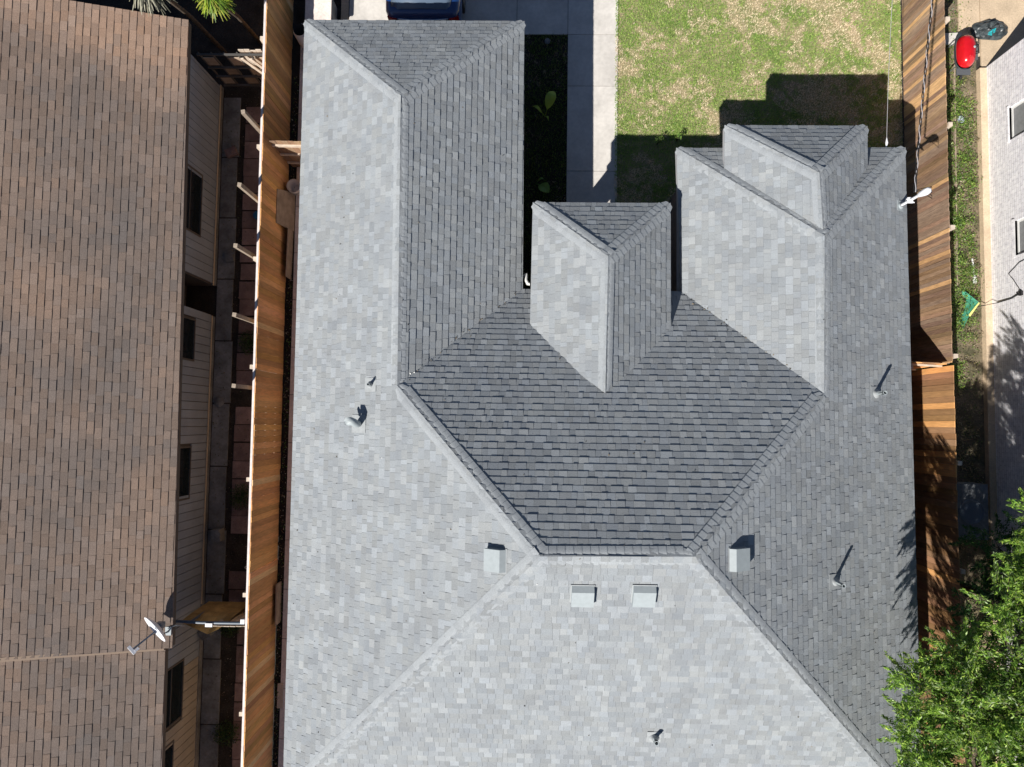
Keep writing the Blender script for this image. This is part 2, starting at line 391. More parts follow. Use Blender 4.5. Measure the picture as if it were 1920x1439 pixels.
for i, (P, Q, sdn, par) in enumerate(((nw1, ap1, 'WN', roof), (ne1, ap1, 'NE', roof), (j1, rW, 'WN', roof), (j2, rE, 'NE', roof), (nw2, ap2, 'WN', roof),
        (ne2, ap2, 'NE', roof), (sw, rW, 'WS', roof), (se, rE, 'SE', roof), (dNW, dap, 'WN', proof), (dNE, dap, 'NE', proof), (bNW, bap, 'WN', broof), (bNE, bap, 'NE', broof))):
    cap(P, Q, sdn, par, i)
cap(ap1, j1, 'WE', roof, 31, hw=.17); cap(rE, rW, 'NS', roof, 32); cap(j2, ap2, 'WE', roof, 33, hw=.17)
cap(dj, dap, 'WE', proof, 34, hw=.16); cap(bj, bap, 'WE', broof, 35, hw=.16)
# decks, fascia, soffits
b = MB()
for tris in (FW, FA, FH1, FN, FB, FH2, FE, FS, FdW, FdE, FdN, FbW, FbE, FbN):
    for t in tris:
        q = [(p[0], p[1], p[2]-.018) for p in t]; b.face(q)
b.build('roof_deck', M['deck'], house)
b = MB()
def fas(p, q, z, h=.17, t=.025, inset=.02):
    b.bar((p[0], p[1], z-.02-h/2), (q[0], q[1], z-.02-h/2), t, h)
def ins(p, dx, dy): return (p[0]+dx, p[1]+dy)
k = .03
for p, q in ((ins(nw1,k,-k), ins(ne1,-k,-k)), (ins(ne1,-k,-k), ins(m1,-k,0)), (ins(m1,-k,-k), ins(m2,k,-k)), (ins(m2,k,0), ins(nw2,k,-k)), (ins(nw2,k,-k), ins(ne2,-k,-k)),
             (ins(ne2,-k,-k), ins(se,-k,k)), (ins(se,-k,k), ins(sw,k,k)), (ins(sw,k,k), ins(nw1,k,-k))): fas(p, q, ze)
for p, q in ((ins(dSW,k,0), ins(dNW,k,-k)), (ins(dNW,k,-k), ins(dNE,-k,-k)), (ins(dNE,-k,-k), ins(dSE,-k,0))): fas(p, q, zd)
for p, q in ((ins(bSW,k,0), ins(bNW,k,-k)), (ins(bNW,k,-k), ins(bNE,-k,-k)), (ins(bNE,-k,-k), ins(bSE,-k,0))): fas(p, q, zb)
b.build('fascia', M['fascia'], house)
b = MB()
for (x0, y0, x1, y1, z) in ((-5.0, 2.86, -.2, 8.83, 2.58), (-5.0, -7.9, 8.06, 2.86, 2.58), (3.22, 2.86, 8.05, 6.0, 2.58), (.1, 2.9, 2.9, 4.6, 3.14), (4.14, 6.0, 7.05, 6.32, 3.02)):
    b.box((x0, y0, z-.02), (x1, y1, z))
b.build('soffit', M['fascia'], house)
b = MB()
for (x0, y0, x1, y1, z) in ((-4.7, 2.5, -.5, 8.5, 2.56), (-4.7, -7.6, 7.8, 2.5, 2.56), (3.55, 2.5, 7.75, 5.7, 2.56), (4.45, 5.4, 6.74, 6.02, 3.0), (.4, 1.9, 2.6, 2.56, 3.1)):
    b.box((x0, y0, -.1), (x1, y1, z))
b.build('wall', M['brick_dark'], house)
for x in (.35, 2.25):
    b = MB(); b.box((x, 4.0, 0), (x+.38, 4.38, 2.75)); b.box((x-.05, 3.95, 0), (x+.43, 4.43, .3)); b.box((x-.05, 3.95, 2.6), (x+.43, 4.43, 2.9))
    b.build('column', M['trim_white'], house)
b = MB(); b.box((.3, 3.98, 2.901), (2.7, 4.4, 3.12)); b.box((.3, 2.57, 2.901), (.68, 3.97, 3.12)); b.box((2.3, 2.57, 2.901), (2.7, 3.97, 3.12)); b.build('porch_beam', M['trim_white'], house)
b = MB(); b.box((.42, 2.57, 0.031), (2.6, 4.5, .15)); b.build('porch_floor', M['concrete'], house)
b = MB(); b.tube([(-.06, 3.25, 2.62), (-.06, 3.1, 2.68), (-.02, 3.02, 2.7), (.02, 3.02, 2.7)], .035, 8); b.tube([(-.06, 3.25, 2.62), (-.3, 3.1, 2.4), (-.42, 2.9, 2.2), (-.42, 2.7, .2)], .03, 8)
b.build('downspout', M['trim_white'], house)

# roof fittings ---------------------------------------------------
def roof_z(x, y):
    for tris in (FW, FA, FN, FB, FE, FS):
        for t in tris:
            A = np.array([[p[0], p[1], 1] for p in t]); 
            l = np.linalg.solve(A.T, np.array([x, y, 1.0]))
            if l.min() >= -1e-9: return float(l @ np.array([p[2] for p in t]))
    return 3.0
def box_vent(x, y, rz, lab):
    """slant-back metal vent; local +x = downslope"""
    z = roof_z(x, y); sl = math.atan(.62)
    Mx = Matrix.Translation((x, y, z)) @ Matrix.Rotation(rz, 4, 'Z') @ Matrix.Rotation(sl, 4, 'Y')
    b = MB()
    P = lambda *q: Mx @ Vector(q)
    prof = [(-.19, .02), (-.12, .12), (.20, .13), (.20, .03)]
    hw = .19
    L = [P(px, -hw, pz) for px, pz in prof]; R = [P(px, hw, pz) for px, pz in prof]
    for i in range(3): b.face([L[i], L[i+1], R[i+1], R[i]][::-1], g(1))
    b.face(L); b.face(R[::-1])
    o = b.build('roof_vent', M['metal'], house); o['label'] = lab
    f = MB(); f.obox(Mx @ Matrix.Translation((0, 0, .021)), (.41, .42, .006)); f.build('flange', M['flash'], o)
    return o
box_vent(-.48, -2.36, math.pi, 'box vent on the left slope near the ridge')
box_vent(3.62, -2.28, 0, 'box vent on the right slope with a long dark shadow')
box_vent(.98, -2.88, -math.pi/2, 'left one of the two box vents just below the ridge')
box_vent(2.02, -2.86, -math.pi/2, 'right one of the two box vents just below the ridge')
def pipe_vent(x, y, h, r, lab, name='vent_pipe'):
    z = roof_z(x, y); b = MB()
    b.lathe((x, y, z), [(r*.7, h-.06), (r, h-.06), (r, h), (r*1.0, 0)][1:], 14); b.lathe((x, y, z), [(r*.72, h), (r*.72, h-.1)], 14)
    b.lathe((x, y, z), [(r, h), (r*.72, h)], 14)
    o = b.build(name, M['metal'], house); o['label'] = lab
    f = MB(); sl = .62
    f.lathe((x, y, z), [(r*1.05, .14), (r*1.6, .06), (r*2.4, .02)], 14)
    nrm = Vector((.53 if x > 2 else -.53, 0, .85)) if y > -4 else Vector((0, -.53, .85))
    Q = nrm.to_track_quat('Z', 'Y').to_matrix().to_4x4()
    f.obox(Matrix.Translation((x, y, z+.022)) @ Q, (.28, .30, .006)); f.build('flashing', M['flash'], o)
pipe_vent(7.06, .70, .42, .042, 'plumbing pipe on the right slope casting a long thin shadow')
pipe_vent(5.88, -2.92, .42, .038, 'plumbing pipe low on the right slope')
pipe_vent(-3.13, .72, .24, .03, 'short plumbing pipe on the left slope')
pipe_vent(2.52, -6.0, .30, .045, 'plumbing pipe on the lower slope')
# gooseneck hood
x, y = -3.38, -.06; z = roof_z(x, y); b = MB()
b.lathe((x, y, z-.05), [(.07, 0), (.07, .24)], 16)
arc = [(x, y, z+.16), (x, y, z+.27), (x-.02, y+.03, z+.33), (x-.07, y+.05, z+.36), (x-.13, y+.05, z+.33), (x-.15, y+.05, z+.25)]
b.tube(arc, [.07, .072, .076, .08, .082, .085], 14, cap=False); o = b.build('kitchen_vent', M['metal'], house)
b = MB(); b.obox(Matrix.Translation((x, y, z+.022)) @ Matrix.Rotation(-math.atan(.62), 4, 'Y'), (.38, .36, .006)); b.build('flashing', M['flash'], o)
# service mast
x, y = 7.90, 4.74; z = roof_z(x, y); b = MB()
b.tube([(x, y, z-.1), (x+.01, y, z+.75)], .03, 10); b.tube([(x+.01, y, z+.70), (x+.01, y, z+.80), (x+.03, y, z+.95), (x+.045, y+.01, z+1.03), (x+.05, y+.01, z+1.06)], [.035, .06, .075, .06, .02], 12)
mast = b.build('service_mast', M['white_metal'], house)
b = MB(); b.obox(Matrix.Translation((x, y, z+.02)) @ Matrix.Rotation(math.atan(.62), 4, 'Y'), (.22, .22, .008)); b.lathe((x, y, z), [(.045, .1), (.08, .01)], 12); b.build('flashing', M['metal'], mast)
b = MB(); b.box((x-.05, y-.06, z+.38), (x+.06, y+.06, z+.41)); b.tube([(x-.07, y+.03, z+.4), (x+.09, y-.05, z+.4)], .014, 6); b.build('bracket', M['white_metal'], mast)
b = MB()
for s_ in (-1, 0, 1): b.tube([(x+.05, y+s_*.03, z+.98), (x+.13, y+s_*.09, z+.97), (x+.17, y+s_*.12, z+.9), (x+.1, y+.1+s_*.05, z+.72), (x-.02, y+.13, z+.6)], .007, 5)
b.build('lead_wire', M['black'], mast)

# overhead cables
def sagpts(p, q, n, sag):
    p = Vector(p); q = Vector(q); return [p.lerp(q, i/n) - Vector((0, 0, sag*4*(i/n)*(1-i/n))) for i in range(n+1)]
base = sagpts((7.88, 4.84, z+.62), (9.4, 24.0, 6.3), 260, .55)
def twist(ph, amp=.02): return [p + Vector((math.cos(ph+i*.9)*amp, 0, math.sin(ph+i*.9)*amp)) for i, p in enumerate(base)]
cab = thing('overhead_cable', 'twisted power cable running from the roof mast up over the right fence', 'cable', (7.88, 4.84, z+.62))
b = MB(); b.tube(twist(0), .008, 5); b.build('bare_strand', M['wire_pale'], cab)
b = MB(); b.tube(twist(2.1), .010, 5); b.tube(twist(4.2), .010, 5); b.build('insulated_strand', M['black'], cab)
ph = thing('phone_wire', 'thin pale wire rising from the right wing eave across the lawn', 'wire', (7.75, 6.15, 2.66))
b = MB(); b.tube(sagpts((7.75, 6.15, 2.66), (8.6, 24, 5.8), 60, .9), .006, 5); b.build('strand', M['wire_pale'], ph)
b = MB(); b.tube([(7.74, 6.10, 2.66), (7.75, 6.2, 2.67), (7.757, 6.32, 2.66)], [.01, .03, .008], 8); b.build('clamp', M['white_metal'], ph)

# ------------------------------------------------------------------ fences
def board_fence(name, label, p0, p1, h, face, m, posts, post_side, pw=.14, hj=.012, postm='wood_pale', rails=True, tonef=None, post_h=None, rail_zs=(.35, 1.0, 1.6), skip=(), cat='fence', railm=None, zb0=.03):
    """vertical boards from p0 to p1; posts = distances; post_side = normal offset sign"""
    p0 = Vector((*p0, 0)); p1 = Vector((*p1, 0)); d = p1-p0; L = d.length; d.normalize(); nrm = Vector((-d.y, d.x, 0)) * post_side
    root = thing(name, label, cat, tuple(p0)); R = Matrix.Rotation(math.atan2(d.y, d.x), 4, 'Z')
    b = MB(); t = 0; i = 0
    while t < L - .01:
        wd = min(pw * random.uniform(.98, 1.02), L - t)
        c = tonef() if tonef else jit(g(1), .2)
        hh = h + random.uniform(-hj, hj); lean = random.uniform(-.006, .006)
        if not any(a < t < a2 for a, a2 in skip):
            Mx = Matrix.Translation(p0 + d*(t+wd/2) + nrm*lean + Vector((0, 0, hh/2+zb0/2))) @ R
            b.obox(Mx, (wd-(.005 if random.random() < .5 else .002), .017, hh-zb0), c)
        t += wd; i += 1
    b.build('boards', m, root)
    if rails:
        for z_ in rail_zs:
            b = MB(); q = nrm*.032
            b.bar(p0+q+Vector((0,0,z_)), p1+q+Vector((0,0,z_)), .036, .088); b.build('rail', railm or M['wood_pale'], root)
    for t in posts:
        b = MB(); c = p0 + d*t + nrm*.10; ph_ = (post_h or h-.02)
        b.box((c.x-.047, c.y-.047, -.1), (c.x+.047, c.y+.047, ph_)); b.build('post', M[postm], root)
    return root
def newtone():
    r = random.random()
    if r < .08: return (1.04, 1.3, 1.6)
    k = random.uniform(.66, 1.08); return (k, k*random.uniform(.92, 1.05), k*random.uniform(.85, 1.1))
def oldtone():
    r = random.random()
    if r < .16: return (1.8, 1.66, 1.25)
    if r < .3: return (.85, .9, 1.0)
    k = random.uniform(.6, 1.12); return (k, k*random.uniform(.93, 1.03), k*random.uniform(.85, 1.1))
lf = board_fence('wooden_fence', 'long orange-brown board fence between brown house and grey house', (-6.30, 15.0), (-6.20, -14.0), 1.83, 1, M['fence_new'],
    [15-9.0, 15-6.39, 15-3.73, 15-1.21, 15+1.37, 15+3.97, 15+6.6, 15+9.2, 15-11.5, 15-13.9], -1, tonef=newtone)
b = MB(); b.bar((-6.345, 15, 1.775), (-6.245, -14, 1.775), .05, .085); b.build('rail', mat('sunlit_rail', (.75, .68, .66), .7, (9, .85, 1.05)), lf)  # brightness of the sunlit top edge is put into this rail's colour
rf = board_fence('wooden_fence', 'long weathered board fence between the lawn and the white brick house', (9.51, 18.0), (9.56, 1.50), 1.83, 1, M['fence_old'],
    [1.2, 3.6, 6.1, 8.5, 11.0, 13.4, 16.35], 1, tonef=oldtone, pw=.098)
rf2 = board_fence('wooden_fence', 'lower board fence under the tree beside the right eave', (9.58, 1.44), (9.70, -14.0), 1.83, 1, M['fence_mid'],
    [2.2, 4.6, 7.0, 9.4, 11.8, 14.0], 1, tonef=oldtone)
cg = board_fence('cross_fence', 'short board fence closing the gap left of the grey house above the white bucket', (-6.16, 6.56), (-4.74, 6.54), 1.72, 1, M['fence_old'],
    [], -1, tonef=newtone, rail_zs=(.4, .95, 1.5), railm=M['wood_pale'], cat='fence')
cg2 = board_fence('cross_fence', 'short board gate closing the dark gap right of the grey house', (7.82, 1.56), (9.50, 1.47), 1.75, 1, M['fence_mid'],
    [.25, .95], -1, tonef=oldtone, rail_zs=(.4, 1.5), cat='gate', post_h=1.6)
lg = thing('framed_gate', 'framed gate with pale square panels at the top of the dark left alley', 'gate', (-8.0, 8.72, 0))
b = MB()
for xx in np.arange(-7.98, -6.42, .31): b.box((xx, 8.70, .05), (xx+.03, 8.74, 1.66))
for zz in (.08, .55, 1.0, 1.62): b.box((-8.0, 8.66, zz), (-6.4, 8.70, zz+.05))
b.build('frame', M['trim_dark'], lg)
b = MB()
for i, xx in enumerate(np.arange(-7.95, -6.7, .31)):
    for j, zz in enumerate((.14, .62, 1.08)):
        if (i + j) % 2 == 0: b.box((xx, 8.71, zz), (xx+.27, 8.73, zz+.36), jit(g(.9), .3))
b.build('panel', M['plywood'], lg)
b = MB()
for k_, xx in enumerate(np.arange(-7.0, -6.44, .14)): b.box((xx, 8.78, .05), (xx+.13, 8.80, 1.66+random.uniform(-.03, .03)), jit(g(1), .1))
b.build('pickets', M['wood_pale'], lg)
bb_ = MB(); bb_.bar((-6.95, 8.64, 1.55), (-6.5, 8.62, .25), .03, .09); bb_.build('brace', M['wood_pale'], lg)
bb_ = MB(); bb_.bar((-6.72, 8.60, 1.6), (-6.38, 8.58, .6), .03, .09); bb_.build('brace', M['wood_pale'], lg)
# bare posts
proto = None
spots = [(-6.50, 6.93), (-6.55, 5.27), (-6.57, 3.88), (-6.54, 2.33), (-6.50, .76)]
plabs = ['tall bare post left of the fence, nearest the framed gate', 'tall bare post left of the fence, second down from the framed gate',
    'tall bare post left of the fence, middle one of five', 'tall bare post left of the fence beside the dark shrub', 'tall bare post left of the fence near the round lid']
for i, (x, y) in enumerate(spots):
    if proto is None:
        b = MB(); b.box((-.045, -.045, 0), (.045, .045, 2.42)); proto = b.build('bare_post', mat('grey_post_wood', (.33, .27, .21), .85, (12, .75, 1.15))); o = proto
    else: o = proto.copy(); COL.objects.link(o)
    o.location = (x, y, 0); o.rotation_euler = (random.uniform(-.01, .01), random.uniform(-.01, .01), random.uniform(-.2, .2))
    tag(o, plabs[i], 'post', 'bare posts in the left alley')
# leaning boards and bits beside the fence
lb = thing('leaning_plywood', 'old plywood sheets leaning against the orange fence below the bucket', 'plywood', (-6.1, 5, 0))
b = MB(); b.face([(-6.07,5.86,.02),(-6.07,4.85,.02),(-6.24,4.85,.86),(-6.24,5.70,.86)]); b.face([(-6.085,5.86,.02),(-6.255,5.70,.86),(-6.255,4.85,.86),(-6.085,4.85,.02)])
b.face([(-6.24,5.70,.86),(-6.24,4.85,.86),(-6.255,4.85,.86),(-6.255,5.70,.86)]); b.build('sheet', M['plywood'], lb)
b = MB(); b.bar((-6.10, 4.84, .20), (-6.12, 3.60, .20), .018, .44); b.build('plank', M['plywood'], lb)
o = MB(); o.bar((-6.13, -4.05, .18), (-6.12, -5.05, .18), .03, .35); tag(o.build('loose_plank', M['plywood']), 'brown plank standing on edge at the foot of the orange fence lower down', 'plank')
o = MB(); o.box((-6.12, -7.15, .031), (-5.98, -6.55, .06)); tag(o.build('loose_plank', M['wood_pale']), 'short pale offcut lying by the bottom left edge of the grey house', 'plank')
bk = thing('white_bucket', 'open white bucket standing in the gap between orange fence and grey eave', 'bucket', (-6.0, 5.93, .03))
b = MB(); b.lathe((-6.0, 5.93, .03), [(0, .0), (.145, 0), (.17, .37), (.178, .37), (.178, .33), (.17, .33)], 24); b.lathe((-6.0, 5.93, .03), [(0, .03), (.135, .03), (.163, .372)], 24)
b.build('shell', M['plastic_white'], bk); b = MB(); b.tube([(-6.0+.178*math.cos(t), 5.93+.178*math.sin(t), .36-.12*abs(math.sin(t))) for t in np.linspace(math.pi, 2*math.pi, 10)], .004, 5); b.build('handle', M['metal'], bk)
br_ = thing('white_barrel', 'tall open white barrel between the fence and the left wing at the top', 'barrel', (-5.80, 9.72, .0))
b = MB(); b.lathe((-5.80, 9.72, 0), [(0, 0), (.17, 0), (.185, .4), (.18, .85), (.15, .9)], 24); b.build('shell', M['plastic_white'], br_)
b = MB(); b.lathe((-5.80, 9.72, 0), [(0, .6), (.14, .6), (.15, .905), (.155, .905)], 24); b.build('shaded_inside', M['black'], br_)  # black inner shell stands for the shade inside the open barrel
sb = thing('storage_box', 'pale grey storage box beside the white barrel at the top edge', 'box', (-5.4, 10.45, 0))
b = MB(); b.box((-5.72, 10.12, 0), (-5.12, 10.8, .62)); b.build('body', M['concrete_old'], sb); b = MB(); b.box((-5.75, 10.08, .62), (-5.09, 10.83, .67)); b.build('lid', M['walk'], sb)

# gate at the lower end of the alley
tg = thing('patched_gate', 'patched gate of tan boards and dark pipe crossing the left alley below', 'gate', (-7.2, -4.62, 0))
b = MB(); b.tube([(-7.95, -4.6, 1.75), (-7.3, -4.62, 1.74), (-6.35, -4.62, 1.72)], .035, 8); b.tube([(-7.6, -4.62, 1.74), (-7.7, -4.62, 0)], .03, 8); b.build('pipe', M['dark_metal'], tg)
b = MB()
Ps = [[(-7.9, -4.66, 1.6), (-7.55, -4.78, 1.62), (-7.25, -4.92, 1.6), (-7.0, -4.8, 1.66), (-6.8, -4.66, 1.7)],
      [(-7.9, -4.60, 1.0), (-7.55, -4.60, 1.1), (-7.25, -4.64, 1.1), (-7.0, -4.6, 1.1), (-6.8, -4.6, 1.1)], [(-7.9, -4.56, .1), (-7.55, -4.56, .1), (-7.25, -4.56, .1), (-7.0, -4.56, .1), (-6.8, -4.56, .1)]]
for r_ in range(2):
    for c_ in range(4): b.face([Ps[r_][c_], Ps[r_][c_+1], Ps[r_+1][c_+1], Ps[r_+1][c_]], jit(g(1), .25))
ob = b.build('tan_board', M['tarp_tan'], tg); 
b = MB()
for xx in np.arange(-7.1, -6.36, .14): b.box((xx, -4.70, .05), (xx+.13, -4.685, 1.74+random.uniform(-.02, .02)), jit(g(.8), .2))
b.build('pickets', M['wood_pale'], tg)
b = MB(); b.box((-7.22, -4.70, 1.76), (-7.06, -4.62, 1.80)); b.build('bracket', M['white_metal'], tg); b = MB(); b.box((-6.42, -4.62, 1.72), (-6.33, -4.52, 1.80)); b.build('bracket', M['white_metal'], tg)

# ------------------------------------------------------------------ left neighbour
nb = thing('brown_roofed_house', 'neighbouring house with brown shingle roof along the left edge', 'house', (-12, 0, 0))
px_ = .33
def ridge(y, x0, z0, xr=-13.4): return (xr, y, z0 + (x0-xr)*px_)
b = MB()
A_, B_ = (-7.84, 9.08, 2.42), (-7.64, -4.98, 2.42); A2, B2 = ridge(9.08, -7.84, 2.42), ridge(-4.98, -7.74, 2.42)
def brown_tone(r):
    k = r.choice((.9, .95, .98, 1.0, 1.03, 1.09)) * r.uniform(.97, 1.03); q = r.uniform(-.04, .04); return (k*(1+q), k, k*(1-q))
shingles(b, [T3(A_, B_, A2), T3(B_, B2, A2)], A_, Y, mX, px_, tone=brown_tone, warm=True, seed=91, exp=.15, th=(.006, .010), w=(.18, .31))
ea, eb = (-7.83, -4.98, 2.34), (-7.74, -14.0, 2.34); ea2, eb2 = ridge(-4.98, -7.83, 2.34), ridge(-14, -7.74, 2.34)
shingles(b, [T3(ea, eb, ea2), T3(eb, eb2, ea2)], ea, Y, mX, px_, tone=brown_tone, seed=92, exp=.15, th=(.006, .010), w=(.18, .31))
# west slope
fw = (-19.0, 9.08, 2.42); fe = (-19.0, -14.0, 2.42)
shingles(b, [T3(A2, fe, fw), T3(A2, eb2, fe)], fw, Y, X, px_, tone=brown_tone, seed=93, exp=.15, w=(.5, .9))
nroof = b.build('roof', M['brown_shingle'], nb)
b = MB(); b.box((-13.4, -5.05, 4.16), (-7.86, -4.985, 4.18)) if 0 else None
n_ = 12
for i in range(n_):
    x0 = -13.3 + i*(5.5/n_); x1 = x0 + 5.5/n_; z0 = 2.42 + (-7.74-x0)*px_; z1 = 2.42 + (-7.74-x1)*px_
    b.face([(x0, -5.02, z0+.025), (x1, -5.02, z1+.025), (x1, -4.93, z1+.03), (x0, -4.93, z0+.03)])
    b.face([(x0, -5.02, z0-.12), (x1, -5.02, z1-.12), (x1, -5.02, z1+.025), (x0, -5.02, z0+.025)])
b.build('edge_strip', mat('tan_drip_edge', (.27, .20, .15), .8), nroof)
b = MB()
for t in (T3(A_, A2, B_), T3(B_, A2, B2), T3(ea, ea2, eb), T3(eb, ea2, eb2), T3(A2, fw, fe), T3(A2, fe, eb2)):
    b.face([(p[0], p[1], p[2]-.025) for p in t])
b.build('roof_deck', M['deck'], nb)
b = MB(); b.bar((-7.86, 9.05, 2.33), (-7.67, -4.95, 2.33), .025, .13); b.bar((-7.86, -5.0, 2.25), (-7.78, -14, 2.25), .03, .14)
b.bar((-7.87, 9.05, 2.33), (-13.4, 9.05, 4.15), .025, .13); b.build('fascia', M['trim_dark'], nb)
wx = -8.08
b = MB(); b.box((-18.7, -14, -.1), (wx-.02, 2.62, 2.36)); b.box((-18.7, 2.62, -.1), (wx-.75, 3.42, 2.36)); b.box((-18.7, 3.42, -.1), (wx-.02, 8.65, 2.36))
wl = b.build('wall', M['trim_dark'], nb)
wins = [(4.48, 5.95, 1.0, 2.1), (1.42, 2.36, 1.08, 2.25), (-1.88, -.70, 1.05, 2.25), (-7.0, -5.72, 1.0, 2.05), (-8.6, -7.45, 1.35, 2.05)]
b = MB()
y = -14.0
while y < 8.6:
    y1_ = min(y + .203, 8.62); yc = (y+y1_)/2; zs = [(.2, 2.36)]
    if 2.62 < yc < 3.42: y = y1_; continue
    for (a0, a1, c0, c1) in wins:
        if a0-.04 < yc < a1+.04: zs = [(.2, c0-.045), (c1+.045, 2.36)]
    for (q0, q1) in zs: b.box((wx-.015, y+.007, q0), (wx+.012, y1_-.007, q1), jit((1.25, 1.0, .72) if y < -5.9 else g(1), .05))
    y = y1_
b.build('siding', M['siding'], wl)
b = MB(); b.box((wx-.02, 3.42, .0), (wx+.03, 8.65, .2)); b.box((wx-.02, -14, 0), (wx+.03, 2.62, .2)); b.build('foundation', M['concrete_old'], nb)
b = MB(); b.box((wx+.02, 3.40, .17), (wx+.04, 8.64, .22)); b.box((wx+.02, -4.6, .17), (wx+.04, 2.62, .22)); b.build('sill_strip', mat('tan_strip', (.5, .43, .33), .7), wl)
b = MB(); b.box((wx-.74, 2.8, .2), (wx-.70, 3.3, 2.2)); b.build('door', M['trim_dark'], nb)
for (y0, y1, z0, z1) in wins:
    f = MB(); e = .045
    f.box((wx-.02, y0-e, z0-e), (wx+.022, y1+e, z0)); f.box((wx-.02, y0-e, z1), (wx+.022, y1+e, z1+e)); f.box((wx-.02, y0-e, z0), (wx+.022, y0, z1)); f.box((wx-.02, y1, z0), (wx+.022, y1+e, z1))
    zm = (z0+z1)/2; f.box((wx-.01, y0, zm-.015), (wx+.012, y1, zm+.015))
    fo = f.build('window', M['trim_dark'], nb); p = MB(); p.box((wx-.015, y0, z0), (wx-.005, y1, z1)); p.build('pane', M['glass'], fo)
# satellite dish
sdsh = thing('satellite_dish', 'white satellite dish standing on the edge of the brown roof', 'satellite dish', (-7.72, -4.62, 2.45))
c = Vector((-7.74, -4.42, 3.0)); n_ = Vector((-.56, -.55, .0)).normalized()*math.cos(math.radians(37)) + Vector((0, 0, math.sin(math.radians(37))))
b = MB(); R_ = .33; b.lathe(c, [(R_*t, .10*t*t-.09) for t in (0, .2, .4, .6, .8, 1)] + [(R_*1.01, .005), (R_*.98, -.006)] + [(R_*t, .10*t*t-.102) for t in (.8, .5, .2, 0)], 32, axis=n_)
b.build('reflector', M['white_metal'], sdsh)
side = n_.cross(Vector((0, 0, 1))).normalized(); dn = side.cross(n_).normalized(); dn = dn if dn.z < 0 else -dn
p0 = c + dn*.30 - n_*.03; p1 = c + n_*.50 + dn*.24
b = MB(); b.tube([c - n_*.12, p0, p1], .018, 8); b.build('arm', M['dark_metal'], sdsh)
b = MB(); Mx = Matrix.Translation(p1 + n_*.03) @ n_.to_track_quat('Y', 'Z').to_matrix().to_4x4(); b.obox(Mx, (.2, .06, .07)); b.obox(Mx @ Matrix.Translation((-.06, -.07, .02)), (.05, .09, .05)); b.build('receiver', M['white_metal'], sdsh)
b = MB(); b.tube([(-7.72, -4.62, 2.45), (-7.72, -4.60, 2.75), c - n_*.14], .025, 8); b.obox(Matrix.Translation(c - n_*.12), (.14, .12, .16)); b.build('mount', M['dark_metal'], sdsh)
b = MB(); b.box((-7.80, -4.70, 2.44), (-7.66, -4.52, 2.475)); b.tube([(-7.72, -4.55, 2.5), (-7.6, -4.5, 2.4), (-7.55, -4.6, 2.1)], .012, 6); b.build('foot', M['metal'], sdsh)
# alley odds and ends
ld = thing('round_lid', 'grey round lid lying on the concrete strip in the left alley', 'lid', (-7.86, .44, .03))
b = MB(); b.lathe((-7.86, .44, .026), [(0, .03), (.09, .03), (.10, .02), (.13, .02), (.135, 0)], 20); b.build('disc', M['concrete_old'], ld)
cb = thing('grey_crate', 'small grey crate tilted against the brown house wall low in the alley', 'crate', (-7.86, -5.25, 0))
b = MB(); b.obox(Matrix.Translation((-7.88, -5.3, .17)) @ Matrix.Rotation(.5, 4, 'Z'), (.22, .2, .3)); b.build('body', M['siding'], cb)
b = MB(); b.obox(Matrix.Translation((-7.88, -5.3, .33)) @ Matrix.Rotation(.5, 4, 'Z'), (.24, .22, .02)); b.build('lid', M['concrete_old'], cb)
for (x, y, sx, sy, sz, r_, nm, lb_, mm) in ((-7.75, 6.9, .28, .2, .12, .4, 'brick_pile', 'little heap of broken bricks by the wall near the framed gate', 'paver'), (-7.72, 4.2, .2, .32, .06, .2, 'flat_stone', 'flat dark stone on the alley slab by the first window', 'concrete_old'),
        (-6.75, 3.1, .2, .3, .07, .7, 'flat_stone', 'tilted slab lying on the pavers beside the recessed door', 'walk'), (-7.7, -2.9, .22, .3, .3, .1, 'old_box', 'dark square box against the brown house wall above the dish', 'concrete_old'), (-6.8, -2.6, .3, .24, .05, .5, 'flat_stone', 'loose broken paver mid-alley below the dark shrub', 'paver')):
    b = MB(); b.obox(Matrix.Translation((x, y, .035+sz/2)) @ Matrix.Rotation(r_, 4, 'Z'), (sx, sy, sz)); b.obox(Matrix.Translation((x+.05, y+.06, .035+sz+.012)) @ Matrix.Rotation(r_+.5, 4, 'Z'), (sx*.6, sy*.5, .024)); tag(b.build(nm, M[mm]), lb_, nm.replace('_', ' '))
hs = MB(); hs.tube([(-7.0 + .1*math.sin(t*2.2)+.03*t, -3.55 - .08*t, .06) for t in np.linspace(0, 4, 24)], .015, 6); tag(hs.build('garden_hose', M['trim_white']), 'short pale hose piece on the dark pavers of the alley', 'hose')
bo = MB(); bo.lathe((-6.95, 5.2, .04), [(0, .0), (.09, 0), (.11, .25), (.05, .28), (.0, .28)], 14); tag(bo.build('blue_pot', mat('blue_plastic', (.02, .12, .25), .5)), 'small blue pot in the shade by the tall posts', 'pot')

